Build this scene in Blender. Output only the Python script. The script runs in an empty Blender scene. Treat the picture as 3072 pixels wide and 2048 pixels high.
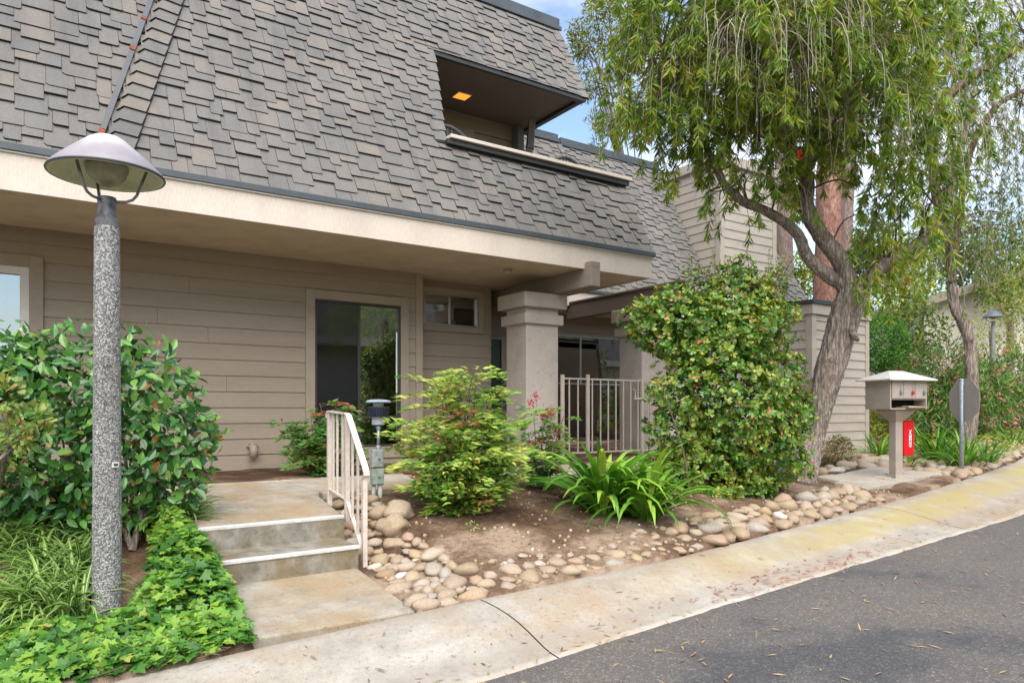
import bpy, math, random
import numpy as np
from mathutils import Vector, Matrix, noise as mnoise

# ------------------------------------------------------------------ camera, world, sun, exposure
scene = bpy.context.scene
C = scene.collection
RNG = np.random.default_rng(7)
random.seed(7)
R = math.radians

FX, FY = 0.5596, 0.8288            # viewing direction in plan (x runs along the house front, y into the house)
cam_d = bpy.data.cameras.new("camera")
cam = bpy.data.objects.new("camera", cam_d)
C.objects.link(cam)
cam_d.sensor_width = 36.0
cam_d.lens = 36.0 * 2150 / 3072
cam_d.shift_y = 205.0 / 3072
cam_d.clip_start = 0.05
cam_d.clip_end = 2000
cam.location = (0, 0, 0)           # heights in this script are measured from eye level
cam.rotation_euler = (R(90), 0, -math.atan2(FX, FY))
scene.camera = cam

SUN_EL, SUN_AZ = R(52), R(205)     # azimuth from +Y towards +X
world = bpy.data.worlds.new("World")
scene.world = world
world.use_nodes = True
wn, wl = world.node_tree.nodes, world.node_tree.links
wn.clear()
w_out = wn.new("ShaderNodeOutputWorld")
w_bg = wn.new("ShaderNodeBackground")
w_sky = wn.new("ShaderNodeTexSky")
w_sky.sky_type = 'NISHITA'
w_sky.sun_disc = False
w_sky.sun_elevation = SUN_EL
w_sky.sun_rotation = SUN_AZ
w_sky.air_density = 1.15
w_sky.dust_density = 0.1
w_sky.ozone_density = 1.5
w_bg.inputs["Strength"].default_value = 0.125
w_tc = wn.new("ShaderNodeTexCoord")
w_map = wn.new("ShaderNodeMapping")
w_map.inputs["Scale"].default_value = (1.6, 1.6, 4.5)
w_map.inputs["Location"].default_value = (1.9, 0.7, 0.0)
w_noise = wn.new("ShaderNodeTexNoise")
w_noise.inputs["Scale"].default_value = 1.7
w_noise.inputs["Detail"].default_value = 7
w_noise.inputs["Roughness"].default_value = 0.58
w_ramp = wn.new("ShaderNodeValToRGB")
w_ramp.color_ramp.elements[0].position = 0.44
w_ramp.color_ramp.elements[0].color = (0.02, 0.02, 0.02, 1)
w_ramp.color_ramp.elements[1].position = 0.78
w_ramp.color_ramp.elements[1].color = (0.95, 0.95, 0.95, 1)
w_mix = wn.new("ShaderNodeMix")
w_mix.data_type = 'RGBA'
w_mix.inputs[7].default_value = (5.6, 5.7, 5.8, 1)      # cloud
wl.new(w_tc.outputs["Generated"], w_map.inputs["Vector"])
wl.new(w_map.outputs[0], w_noise.inputs["Vector"])
wl.new(w_noise.outputs[0], w_ramp.inputs[0])
wl.new(w_ramp.outputs[0], w_mix.inputs[0])
wl.new(w_sky.outputs[0], w_mix.inputs[6])
wl.new(w_mix.outputs[2], w_bg.inputs["Color"])
wl.new(w_bg.outputs[0], w_out.inputs["Surface"])

sun_d = bpy.data.lights.new("sun", 'SUN')
sun = bpy.data.objects.new("sun", sun_d)
C.objects.link(sun)
sun_d.energy = 3.2
sun_d.angle = R(70)
sun_d.color = (1.0, 0.935, 0.84)
sv = Vector((math.sin(SUN_AZ) * math.cos(SUN_EL), math.cos(SUN_AZ) * math.cos(SUN_EL), math.sin(SUN_EL)))
sun.rotation_euler = sv.to_track_quat('Z', 'Y').to_euler()

scene.view_settings.view_transform = 'Standard'
scene.view_settings.look = 'None'
scene.view_settings.gamma = 1.0
scene.view_settings.use_curve_mapping = False
scene.view_settings.exposure = 1.05
scene.cycles.max_bounces = 7
scene.cycles.transparent_max_bounces = 12

# ------------------------------------------------------------------ helpers
def U(dx, dy, d):
    """World point seen at (dx, dy) of a 2352 px wide view of the place, at depth d metres."""
    lat = (dx * 3072 / 2352 - 1536) / 2150 * d
    z = (1229 - dy * 3072 / 2352) / 2150 * d
    return Vector((FX * d + FY * lat, FY * d - FX * lat, z))

def depth_of(p):
    return FX * p[0] + FY * p[1]

class MB:
    """Collects shapes and links them as ONE mesh object."""
    def __init__(self):
        self.v, self.f, self.m, self.n = [], [], [], 0
    def add(self, verts, faces, mi=0):
        self.v.append(np.asarray(verts, dtype=float).reshape(-1, 3))
        self.f += [tuple(i + self.n for i in f) for f in faces]
        self.m += [mi] * len(faces)
        self.n += len(self.v[-1])
        return self
    def box(self, x0, x1, y0, y1, z0, z1, mi=0):
        v = [(x, y, z) for z in (z0, z1) for y in (y0, y1) for x in (x0, x1)]
        return self.add(v, [(0, 2, 3, 1), (4, 5, 7, 6), (0, 1, 5, 4), (2, 6, 7, 3), (0, 4, 6, 2), (1, 3, 7, 5)], mi)
    def hexa(self, a, b, mi=0):
        """two quads a (4 pts) and b (4 pts), the same winding"""
        return self.add(list(a) + list(b), [(3, 2, 1, 0), (4, 5, 6, 7), (0, 1, 5, 4), (1, 2, 6, 5), (2, 3, 7, 6), (3, 0, 4, 7)], mi)
    def obox(self, p, q, w, h, up=(0, 0, 1), mi=0):
        """bar from p to q, width w (sideways), height h (along up)"""
        p, q = Vector(p), Vector(q)
        d = (q - p).normalized()
        s = d.cross(Vector(up))
        if s.length < 1e-4:
            s = d.cross(Vector((1, 0, 0)))
        s.normalize()
        u = s.cross(d).normalized()
        def quad(c):
            return [c + s * w / 2 * i + u * h / 2 * j for i, j in ((-1, -1), (1, -1), (1, 1), (-1, 1))]
        return self.hexa(quad(p), quad(q), mi)
    def prism(self, pts, vec, mi=0):
        n = len(pts)
        pts = [Vector(p) for p in pts]
        vec = Vector(vec)
        return self.add(pts + [p + vec for p in pts], [tuple(range(n))[::-1], tuple(range(n, 2 * n))] +
                        [(i, (i + 1) % n, n + (i + 1) % n, n + i) for i in range(n)], mi)
    def tube(self, pts, rad, n=8, cap=True, mi=0, disp=None):
        pts = [Vector(p) for p in pts]
        if not hasattr(rad, '__len__'):
            rad = [rad] * len(pts)
        vs, fs = [], []
        side = None
        for i, p in enumerate(pts):
            t = (pts[min(i + 1, len(pts) - 1)] - pts[max(i - 1, 0)])
            t = t.normalized() if t.length > 1e-9 else Vector((0, 0, 1))
            if side is None:
                side = t.cross(Vector((0, 1, 0)) if abs(t.y) < 0.9 else Vector((1, 0, 0))).normalized()
            side = (side - t * side.dot(t))
            side = side.normalized() if side.length > 1e-6 else t.orthogonal().normalized()
            up = t.cross(side)
            for k in range(n):
                a = 2 * math.pi * k / n
                r = rad[i] * (1 + (disp(i, k, n) if disp else 0))
                vs.append(p + side * math.cos(a) * r + up * math.sin(a) * r)
        for i in range(len(pts) - 1):
            for k in range(n):
                a, b = i * n + k, i * n + (k + 1) % n
                fs.append((a, b, b + n, a + n))
        if cap:
            fs += [tuple(range(n))[::-1], tuple(range((len(pts) - 1) * n, len(pts) * n))]
        return self.add(vs, fs, mi)
    def lathe(self, prof, n=24, c=(0, 0, 0), mi=0):
        """prof: (r, z) pairs; r near 0 closes the end"""
        vs, fs = [], []
        for r, z in prof:
            for k in range(n):
                a = 2 * math.pi * k / n
                vs.append((c[0] + max(r, 1e-4) * math.cos(a), c[1] + max(r, 1e-4) * math.sin(a), c[2] + z))
        for i in range(len(prof) - 1):
            for k in range(n):
                a, b = i * n + k, i * n + (k + 1) % n
                fs.append((a, b, b + n, a + n))
        return self.add(vs, fs, mi)
    def ball(self, c, r, n=10, m=6, mi=0):
        return self.lathe([(r * math.sin(math.pi * i / m), -r * math.cos(math.pi * i / m)) for i in range(m + 1)], n, c, mi)
    def build(self, name, mat, parent=None, smooth=False, bevel=0, M=None, loc=None):
        me = bpy.data.meshes.new(name)
        v = np.concatenate(self.v) if self.v else np.zeros((0, 3))
        if loc is not None:
            v = v - np.array(loc)
        me.from_pydata(v.tolist(), [], self.f)
        mats = mat if isinstance(mat, (list, tuple)) else [mat]
        for m in mats:
            me.materials.append(m)
        if len(mats) > 1:
            me.polygons.foreach_set("material_index", np.array(self.m, dtype=np.int32))
        if smooth:
            me.polygons.foreach_set("use_smooth", np.ones(len(me.polygons), dtype=bool))
        me.update()
        o = bpy.data.objects.new(name, me)
        C.objects.link(o)
        if loc is not None:
            o.location = loc
        if parent is not None:
            o.parent = parent
            par = parent
            off = Vector((0, 0, 0))
            while par is not None:
                off += par.location
                par = par.parent
            # parents are never rotated or scaled when children in world coordinates are added
            o.location = Vector(o.location) - off if M is None else o.location
        if bevel:
            b = o.modifiers.new("bevel", 'BEVEL')
            b.width = bevel
            b.segments = 2
            b.limit_method = 'ANGLE'
            b.harden_normals = False
        return o

def tag(o, label=None, cat=None, group=None, kind=None):
    if label: o['label'] = label
    if cat: o['category'] = cat
    if group: o['group'] = group
    if kind: o['kind'] = kind
    return o

def thing(name, label, cat, loc=(0, 0, 0), group=None, kind=None):
    o = bpy.data.objects.new(name, None)
    C.objects.link(o)
    o.location = loc
    o.empty_display_size = 0.2
    return tag(o, label, cat, group, kind)

def mesh_np(name, v, faces_flat, nper, mat, smooth=False):
    """fast mesh from arrays: faces_flat (F, nper)"""
    me = bpy.data.meshes.new(name)
    F = len(faces_flat)
    me.vertices.add(len(v))
    me.vertices.foreach_set("co", np.asarray(v, dtype=np.float32).ravel())
    me.loops.add(F * nper)
    me.loops.foreach_set("vertex_index", np.asarray(faces_flat, dtype=np.int32).ravel())
    me.polygons.add(F)
    me.polygons.foreach_set("loop_start", np.arange(0, F * nper, nper, dtype=np.int32))
    me.polygons.foreach_set("loop_total", np.full(F, nper, dtype=np.int32))
    if smooth:
        me.polygons.foreach_set("use_smooth", np.ones(F, dtype=bool))
    for m in (mat if isinstance(mat, (list, tuple)) else [mat]):
        me.materials.append(m)
    me.update(calc_edges=True)
    me.validate()
    return me

def link(name, me, parent=None, loc=None):
    o = bpy.data.objects.new(name, me)
    C.objects.link(o)
    if loc is not None:
        o.location = loc
    if parent is not None:
        o.parent = parent
        off, par = Vector((0, 0, 0)), parent
        while par is not None:
            off += par.location
            par = par.parent
        o.location = Vector(o.location) - off
    return o

def vnoise(p, seed=0):
    """vectorised value noise, p (N,3) -> (N,) in 0..1"""
    p = np.asarray(p, dtype=float) + seed * 17.13
    i = np.floor(p).astype(np.int64)
    f = p - i
    f = f * f * (3 - 2 * f)
    def h(a, b, c):
        n = (a * 374761393 + b * 668265263 + c * 2147483647 + seed * 974711) & 0x7fffffff
        n = ((n ^ (n >> 13)) * 1274126177) & 0x7fffffff
        return ((n ^ (n >> 16)) & 0xffff) / 65535.0
    r = 0
    for dx in (0, 1):
        for dy in (0, 1):
            for dz in (0, 1):
                w = (f[:, 0] if dx else 1 - f[:, 0]) * (f[:, 1] if dy else 1 - f[:, 1]) * (f[:, 2] if dz else 1 - f[:, 2])
                r = r + w * h(i[:, 0] + dx, i[:, 1] + dy, i[:, 2] + dz)
    return r

# ------------------------------------------------------------------ materials
def nodes_of(name):
    m = bpy.data.materials.new(name)
    m.use_nodes = True
    nt = m.node_tree
    return m, nt, nt.nodes["Principled BSDF"], nt.nodes["Material Output"]

def ramp_node(nt, stops, interp='LINEAR'):
    r = nt.nodes.new("ShaderNodeValToRGB")
    cr = r.color_ramp
    cr.interpolation = interp
    while len(cr.elements) < len(stops):
        cr.elements.new(0.5)
    for e, (p, c) in zip(cr.elements, stops):
        e.position = p
        e.color = (c[0], c[1], c[2], 1)
    return r

def noise_node(nt, scale, detail=5, rough=0.55, coord="Object", vscale=None):
    tc = nt.nodes.new("ShaderNodeTexCoord")
    n = nt.nodes.new("ShaderNodeTexNoise")
    n.inputs["Scale"].default_value = scale
    n.inputs["Detail"].default_value = detail
    n.inputs["Roughness"].default_value = rough
    if vscale:
        mp = nt.nodes.new("ShaderNodeMapping")
        mp.inputs["Scale"].default_value = vscale
        nt.links.new(tc.outputs[coord], mp.inputs["Vector"])
        nt.links.new(mp.outputs[0], n.inputs["Vector"])
    else:
        nt.links.new(tc.outputs[coord], n.inputs["Vector"])
    return n

def mixc(nt, fac, a, b, mode='MIX'):
    x = nt.nodes.new("ShaderNodeMix")
    x.data_type = 'RGBA'
    x.blend_type = mode
    for sock, val in ((0, fac), (6, a), (7, b)):
        if hasattr(val, 'links') or hasattr(val, 'is_linked'):
            nt.links.new(val, x.inputs[sock])
        elif sock == 0:
            x.inputs[0].default_value = val
        else:
            x.inputs[sock].default_value = (val[0], val[1], val[2], 1)
    return x.outputs[2]

def bump(nt, bsdf, height, strength=0.3, dist=0.01):
    b = nt.nodes.new("ShaderNodeBump")
    b.inputs["Strength"].default_value = strength
    b.inputs["Distance"].default_value = dist
    nt.links.new(height, b.inputs["Height"])
    nt.links.new(b.outputs[0], bsdf.inputs["Normal"])

def rnd_value(nt):
    """a random number per loose piece and per object"""
    g = nt.nodes.new("ShaderNodeNewGeometry")
    oi = nt.nodes.new("ShaderNodeObjectInfo")
    a = nt.nodes.new("ShaderNodeMath")
    a.operation = 'ADD'
    f = nt.nodes.new("ShaderNodeMath")
    f.operation = 'FRACT'
    nt.links.new(g.outputs["Random Per Island"], a.inputs[0])
    nt.links.new(oi.outputs["Random"], a.inputs[1])
    nt.links.new(a.outputs[0], f.inputs[0])
    return f.outputs[0]

def plain(name, col, rough=0.6, var=0.12, scale=6, fine=90, bumpst=0.15, metal=0, spec=0.5, vscale=None, dist=0.004):
    """painted or solid surface: soft mottling, fine grain and a little relief"""
    m, nt, b, o = nodes_of(name)
    n1 = noise_node(nt, scale, 6, 0.6, vscale=vscale)
    n2 = noise_node(nt, fine, 3, 0.6, vscale=vscale)
    d = tuple(max(0, c * (1 - var * 2.2)) for c in col)
    l = tuple(min(1, c * (1 + var * 1.4)) for c in col)
    r = ramp_node(nt, [(0.3, d), (0.5, col), (0.72, l)])
    nt.links.new(n1.outputs[0], r.inputs[0])
    r2 = ramp_node(nt, [(0.3, (0.86,) * 3), (0.65, (1.05,) * 3)])
    nt.links.new(n2.outputs[0], r2.inputs[0])
    nt.links.new(mixc(nt, 1.0, r.outputs[0], r2.outputs[0], 'MULTIPLY'), b.inputs["Base Color"])
    b.inputs["Roughness"].default_value = rough
    b.inputs["Metallic"].default_value = metal
    b.inputs["Specular IOR Level"].default_value = spec
    if bumpst:
        bump(nt, b, n2.outputs[0], bumpst, dist)
    return m

def leafmat(name, stops, rough=0.45, trans=0.25, spec=0.4, noise=0.25, interp='LINEAR', drift=2.2):
    """leaves: colour by leaf, a little mottling, light passing through"""
    m, nt, b, o = nodes_of(name)
    r = ramp_node(nt, stops, interp)
    gp = nt.nodes.new("ShaderNodeNewGeometry")
    dn = nt.nodes.new("ShaderNodeTexNoise"); dn.inputs["Scale"].default_value = drift; dn.inputs["Detail"].default_value = 2
    nt.links.new(gp.outputs["Position"], dn.inputs["Vector"])
    m1 = nt.nodes.new("ShaderNodeMath"); m1.operation = 'MULTIPLY_ADD'; m1.inputs[1].default_value = 1.5; m1.inputs[2].default_value = -0.75
    nt.links.new(dn.outputs[0], m1.inputs[0])
    rv = rnd_value(nt)
    ad = nt.nodes.new("ShaderNodeMath"); ad.operation = 'ADD'; ad.use_clamp = True
    nt.links.new(rv, ad.inputs[0]); nt.links.new(m1.outputs[0], ad.inputs[1])
    # the rare accent colours stay rare: the drift only applies below the top of the range
    gt = nt.nodes.new("ShaderNodeMath"); gt.operation = 'GREATER_THAN'; gt.inputs[1].default_value = 0.955; nt.links.new(rv, gt.inputs[0])
    mn = nt.nodes.new("ShaderNodeMath"); mn.operation = 'MINIMUM'; mn.inputs[1].default_value = 0.955; nt.links.new(ad.outputs[0], mn.inputs[0])
    mf = nt.nodes.new("ShaderNodeMix"); mf.data_type = 'FLOAT'
    nt.links.new(gt.outputs[0], mf.inputs[0]); nt.links.new(mn.outputs[0], mf.inputs[2]); nt.links.new(rv, mf.inputs[3])
    nt.links.new(mf.outputs[0], r.inputs[0])
    n = noise_node(nt, 9, 2, 0.5)
    rr = ramp_node(nt, [(0.3, (1 - noise,) * 3), (0.7, (1 + noise * 0.8,) * 3)])
    nt.links.new(n.outputs[0], rr.inputs[0])
    col = mixc(nt, 1.0, r.outputs[0], rr.outputs[0], 'MULTIPLY')
    nt.links.new(col, b.inputs["Base Color"])
    b.inputs["Roughness"].default_value = rough
    b.inputs["Specular IOR Level"].default_value = spec
    t = nt.nodes.new("ShaderNodeBsdfTranslucent")
    tcol = mixc(nt, 1.0, col, (1.25, 1.3, 0.6), 'MULTIPLY')
    nt.links.new(tcol, t.inputs["Color"])
    ms = nt.nodes.new("ShaderNodeMixShader")
    ms.inputs[0].default_value = trans
    nt.links.new(b.outputs[0], ms.inputs[1])
    nt.links.new(t.outputs[0], ms.inputs[2])
    nt.links.new(ms.outputs[0], o.inputs["Surface"])
    return m

M = {}
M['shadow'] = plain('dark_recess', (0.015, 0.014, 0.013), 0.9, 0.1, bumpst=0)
M['siding'] = plain('taupe_siding_paint', (0.300, 0.236, 0.170), 0.62, 0.05, 3, 60, 0.25, vscale=(0.25, 1, 3), dist=0.003)
M['siding_light'] = plain('beige_siding_paint', (0.385, 0.33, 0.27), 0.6, 0.05, 3, 60, 0.2, vscale=(0.5, 0.5, 2), dist=0.003)
M['trim'] = plain('taupe_trim_paint', (0.325, 0.258, 0.188), 0.6, 0.05, 4, 80, 0.15, dist=0.002)
M['fascia'] = plain('cream_fascia_paint', (0.60, 0.51, 0.425), 0.6, 0.04, 1.5, 40, 0.05, vscale=(2.2, 1, 0.35), dist=0.002)
M['beam'] = plain('brown_beam_paint', (0.235, 0.190, 0.150), 0.62, 0.06, 3, 60, 0.3, vscale=(2, 0.4, 2), dist=0.003)
M['beam_dark'] = plain('umber_beam_paint', (0.175, 0.135, 0.108), 0.62, 0.06, 3, 60, 0.3, vscale=(2, 0.4, 2), dist=0.003)
M['flash'] = plain('slate_metal_flashing', (0.060, 0.068, 0.075), 0.45, 0.12, 3, 50, 0.05, spec=0.5)
M['flash_dark'] = plain('dark_metal_flashing', (0.036, 0.036, 0.034), 0.5, 0.15, 3, 50, 0.05)
M['white_frame'] = plain('white_vinyl', (0.66, 0.60, 0.53), 0.45, 0.03, bumpst=0)
M['alum'] = plain('brushed_aluminium', (0.42, 0.40, 0.37), 0.4, 0.06, 5, 80, 0.05, metal=0.75)
M['bronze'] = plain('dark_bronze_frame', (0.045, 0.036, 0.028), 0.45, 0.1, bumpst=0)
M['cream_metal'] = plain('cream_painted_steel', (0.60, 0.515, 0.44), 0.42, 0.05, 5, 40, 0.05)
M['gate_metal'] = plain('beige_painted_steel', (0.47, 0.395, 0.32), 0.45, 0.06, 5, 40, 0.05)
M['post_paint'] = plain('beige_mailbox_paint', (0.385, 0.325, 0.27), 0.55, 0.05, 5, 60, 0.12, dist=0.002)
M['post_roof'] = plain('white_mailbox_roof', (0.62, 0.585, 0.535), 0.55, 0.06, 5, 60, 0.1)
M['galv'] = plain('galvanised_steel', (0.30, 0.335, 0.365), 0.42, 0.18, 25, 120, 0.1, metal=0.45)
M['sign_back'] = plain('grey_sign_back', (0.36, 0.32, 0.285), 0.5, 0.06, 5, 60, 0.03, metal=0.0)
M['red'] = plain('red_plastic', (0.60, 0.012, 0.018), 0.28, 0.05, 5, 60, 0.0)
M['white'] = plain('white_print', (0.80, 0.80, 0.80), 0.5, 0.02, bumpst=0)
M['black'] = plain('black_print', (0.02, 0.02, 0.02), 0.5, 0.02, bumpst=0)
M['curtain'] = plain('sky_tinted_blind', (0.62, 0.74, 0.80), 0.8, 0.10, 1.2, 20, 0.1, vscale=(6, 1, 0.7))  # blue tint in the blind stands in for sky reflected by the pane
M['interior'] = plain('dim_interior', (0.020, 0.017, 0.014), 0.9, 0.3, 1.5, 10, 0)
M['blind'] = plain('beige_blind', (0.08, 0.062, 0.04), 0.8, 0.1, 3, 30, 0.1, vscale=(8, 1, 1))
M['door_green'] = plain('dark_green_door', (0.035, 0.060, 0.038), 0.4, 0.06, bumpst=0)
M['rust'] = plain('rusty_steel', (0.17, 0.165, 0.175), 0.55, 0.35, 14, 70, 0.35, metal=0.25)
M['wicker'] = plain('dark_wicker', (0.05, 0.055, 0.055), 0.6, 0.2, 30, 90, 0.4)
M['pipe_grey'] = plain('weathered_grey_box', (0.33, 0.35, 0.33), 0.6, 0.22, 18, 60, 0.3)
M['pipe_green'] = plain('weathered_green_box', (0.30, 0.36, 0.30), 0.6, 0.22, 18, 60, 0.3)
M['pvc'] = plain('white_pvc', (0.62, 0.60, 0.57), 0.5, 0.06, bumpst=0)
M['lamp_dark'] = plain('blue_black_louvre', (0.035, 0.042, 0.065), 0.45, 0.1, bumpst=0)
M['lamp_cap'] = plain('pale_blue_cap', (0.30, 0.36, 0.44), 0.4, 0.15, 12, 60, 0.05)
M['lamp_under'] = plain('cream_lamp_enamel', (0.56, 0.535, 0.40), 0.4, 0.10, 4, 60, 0.02)
M['lamp_glass'] = plain('dirty_lamp_glass', (0.25, 0.235, 0.165), 0.22, 0.15, 6, 30, 0.02)
M['petal'] = leafmat('fallen_petals', [(0, (0.34, 0.02, 0.03)), (0.6, (0.42, 0.05, 0.06)), (1, (0.35, 0.16, 0.09))], 0.6, 0.1)
M['litter'] = leafmat('dry_leaf_litter', [(0, (0.40, 0.26, 0.11)), (0.4, (0.50, 0.35, 0.17)), (0.75, (0.22, 0.12, 0.06)), (1, (0.42, 0.19, 0.10))], 0.7, 0.1)

# glass: clear panes that mirror at a slant
def glassmat(name, tint, base=0.10, rough=0.015):
    m, nt, b, o = nodes_of(name)
    fr = nt.nodes.new("ShaderNodeFresnel"); fr.inputs[0].default_value = 1.52
    mr = nt.nodes.new("ShaderNodeMapRange")
    mr.inputs[3].default_value = base; mr.inputs[4].default_value = 1.0
    nt.links.new(fr.outputs[0], mr.inputs[0])
    tr = nt.nodes.new("ShaderNodeBsdfTransparent"); tr.inputs[0].default_value = (*tint, 1)
    gl = nt.nodes.new("ShaderNodeBsdfGlossy"); gl.inputs["Roughness"].default_value = rough
    mx = nt.nodes.new("ShaderNodeMixShader")
    nt.links.new(mr.outputs[0], mx.inputs[0]); nt.links.new(tr.outputs[0], mx.inputs[1]); nt.links.new(gl.outputs[0], mx.inputs[2])
    nt.links.new(mx.outputs[0], o.inputs["Surface"])
    return m
M['screen'] = glassmat('screened_pane', (0.35, 0.36, 0.36), 0.10, 0.04)
M['glass'] = glassmat('window_glass', (0.70, 0.73, 0.71), 0.30)

# balcony lamp: gives off warm light
m, nt, b, o = nodes_of('lit_lamp_lens')
b.inputs["Base Color"].default_value = (0.3, 0.12, 0.03, 1)
b.inputs["Emission Color"].default_value = (1.0, 0.30, 0.03, 1)
b.inputs["Emission Strength"].default_value = 0.75
M['lit'] = m

# stucco
def stucco(name, col, scale=55, st=0.6, var=0.06, vscale=None, dist=0.012):
    m = plain(name, col, 0.85, var, 3, 120, 0)
    nt = m.node_tree; b = nt.nodes["Principled BSDF"]
    n = noise_node(nt, scale, 4, 0.7, vscale=vscale)
    v = noise_node(nt, scale * 0.35, 2, 0.5, vscale=vscale)
    a = nt.nodes.new("ShaderNodeMath"); a.operation = 'ADD'
    nt.links.new(n.outputs[0], a.inputs[0]); nt.links.new(v.outputs[0], a.inputs[1])
    bump(nt, b, a.outputs[0], st, dist)
    nm = noise_node(nt, scale * 0.5, 6, 0.75, vscale=vscale)
    rm = ramp_node(nt, [(0.30, (0.66,) * 3), (0.42, (1.0,) * 3)]); nt.links.new(nm.outputs[0], rm.inputs[0])
    old = b.inputs["Base Color"].links[0].from_socket
    nt.links.new(mixc(nt, 1.0, old, rm.outputs[0], 'MULTIPLY'), b.inputs["Base Color"])
    b.inputs["Specular IOR Level"].default_value = 0.2
    return m
M['stucco'] = stucco('pillar_stucco', (0.47, 0.40, 0.345), 42, 0.75)
M['stucco_cream'] = stucco('cream_wall_stucco', (0.62, 0.56, 0.48), 45, 0.6)
M['soffit'] = stucco('soffit_stucco', (0.62, 0.525, 0.38), 50, 0.6, vscale=(0.4, 1, 1))
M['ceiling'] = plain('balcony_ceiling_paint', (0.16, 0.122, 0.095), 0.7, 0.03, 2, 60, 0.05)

# shingles: granules, tone by shingle
m, nt, b, o = nodes_of('asphalt_shingle')
r = ramp_node(nt, [(0.0, (0.150, 0.144, 0.138)), (0.2, (0.140, 0.136, 0.133)), (0.38, (0.157, 0.149, 0.141)), (0.5, (0.148, 0.143, 0.138)), (0.66, (0.132, 0.130, 0.130)),
                   (0.82, (0.158, 0.148, 0.139)), (0.95, (0.180, 0.161, 0.144)), (1.0, (0.152, 0.141, 0.138))])
nt.links.new(rnd_value(nt), r.inputs[0])
n1 = noise_node(nt, 190, 3, 0.75); n2 = noise_node(nt, 0.9, 5, 0.6); n5 = noise_node(nt, 1.0, 6, 0.65); n6 = noise_node(nt, 9, 6, 0.7)
gpos = nt.nodes.new("ShaderNodeNewGeometry"); mst = nt.nodes.new("ShaderNodeMapping"); mst.inputs["Scale"].default_value = (5.0, 0.5, 0.5)
nt.links.new(gpos.outputs["Position"], mst.inputs["Vector"])
for q_ in (n1, n2, n6): nt.links.new(gpos.outputs["Position"], q_.inputs["Vector"])
nt.links.new(mst.outputs[0], n5.inputs["Vector"])
g5 = ramp_node(nt, [(0.30, (0.80, 0.80, 0.81)), (0.5, (1.0,) * 3), (0.70, (1.10, 1.09, 1.06))]); nt.links.new(n5.outputs[0], g5.inputs[0])
g6 = ramp_node(nt, [(0.62, (1.0,) * 3), (0.74, (1.22, 1.20, 1.05))]); nt.links.new(n6.outputs[0], g6.inputs[0])
g1 = ramp_node(nt, [(0.32, (0.55,) * 3), (0.5, (1.0,) * 3), (0.68, (1.55,) * 3)]); nt.links.new(n1.outputs[0], g1.inputs[0])
g2 = ramp_node(nt, [(0.3, (0.92, 0.90, 0.88)), (0.7, (1.16, 1.12, 1.06))]); nt.links.new(n2.outputs[0], g2.inputs[0])
nt.links.new(mixc(nt, 1.0, mixc(nt, 1.0, r.outputs[0], g1.outputs[0], 'MULTIPLY'), mixc(nt, 1.0, g2.outputs[0], mixc(nt, 1.0, g5.outputs[0], g6.outputs[0], 'MULTIPLY'), 'MULTIPLY'), 'MULTIPLY'), b.inputs["Base Color"])
b.inputs["Roughness"].default_value = 0.9
b.inputs["Specular IOR Level"].default_value = 0.25
bump(nt, b, n1.outputs[0], 0.5, 0.004)
M['shingle'] = m
M['shingle_shade_edge'] = plain('shaded_asphalt_edge', (0.03, 0.028, 0.026), 0.9, 0.1, bumpst=0)  # black asphalt butts, also painting in the shadow line under each course

# exposed aggregate lamp post
m, nt, b, o = nodes_of('exposed_aggregate')
tc = nt.nodes.new("ShaderNodeTexCoord")
v = nt.nodes.new("ShaderNodeTexVoronoi"); v.inputs["Scale"].default_value = 150
nt.links.new(tc.outputs["Object"], v.inputs["Vector"])
sep = nt.nodes.new("ShaderNodeSeparateColor"); nt.links.new(v.outputs["Color"], sep.inputs[0])
r = ramp_node(nt, [(0.0, (0.10, 0.096, 0.096)), (0.34, (0.19, 0.183, 0.178)), (0.62, (0.34, 0.33, 0.31)), (1.0, (0.62, 0.60, 0.56))]); nt.links.new(sep.outputs[0], r.inputs[0])
r2 = ramp_node(nt, [(0.28, (1,) * 3), (0.65, (0.45,) * 3)]); nt.links.new(v.outputs["Distance"], r2.inputs[0])
ns = noise_node(nt, 1.6, 6, 0.65, vscale=(3, 3, .6)); rs_ = ramp_node(nt, [(0.32, (0.74, 0.73, 0.70)), (0.5, (1.0,) * 3), (0.7, (1.12,) * 3)]); nt.links.new(ns.outputs[0], rs_.inputs[0])
nt.links.new(mixc(nt, 1.0, mixc(nt, 0.75, r.outputs[0], r2.outputs[0], 'MULTIPLY'), rs_.outputs[0], 'MULTIPLY'), b.inputs["Base Color"])
b.inputs["Roughness"].default_value = 0.85
bump(nt, b, r2.outputs[0], 0.6, 0.006)
M['aggregate'] = m

# weathered lamp shade: mottled grey-lilac paint, top highlight painted in by height
m, nt, b, o = nodes_of('weathered_highlit_shade')
n = noise_node(nt, 5, 6, 0.62)
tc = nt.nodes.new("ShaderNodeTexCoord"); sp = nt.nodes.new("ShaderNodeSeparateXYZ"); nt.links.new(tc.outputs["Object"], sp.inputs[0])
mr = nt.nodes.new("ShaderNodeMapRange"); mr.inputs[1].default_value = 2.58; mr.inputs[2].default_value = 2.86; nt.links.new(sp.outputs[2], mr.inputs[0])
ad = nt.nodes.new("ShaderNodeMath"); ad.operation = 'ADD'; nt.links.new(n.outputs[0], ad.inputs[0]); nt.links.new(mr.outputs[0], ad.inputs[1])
sc_ = nt.nodes.new("ShaderNodeMath"); sc_.operation = 'MULTIPLY'; sc_.inputs[1].default_value = 0.6; nt.links.new(ad.outputs[0], sc_.inputs[0]); ad = sc_
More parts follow.
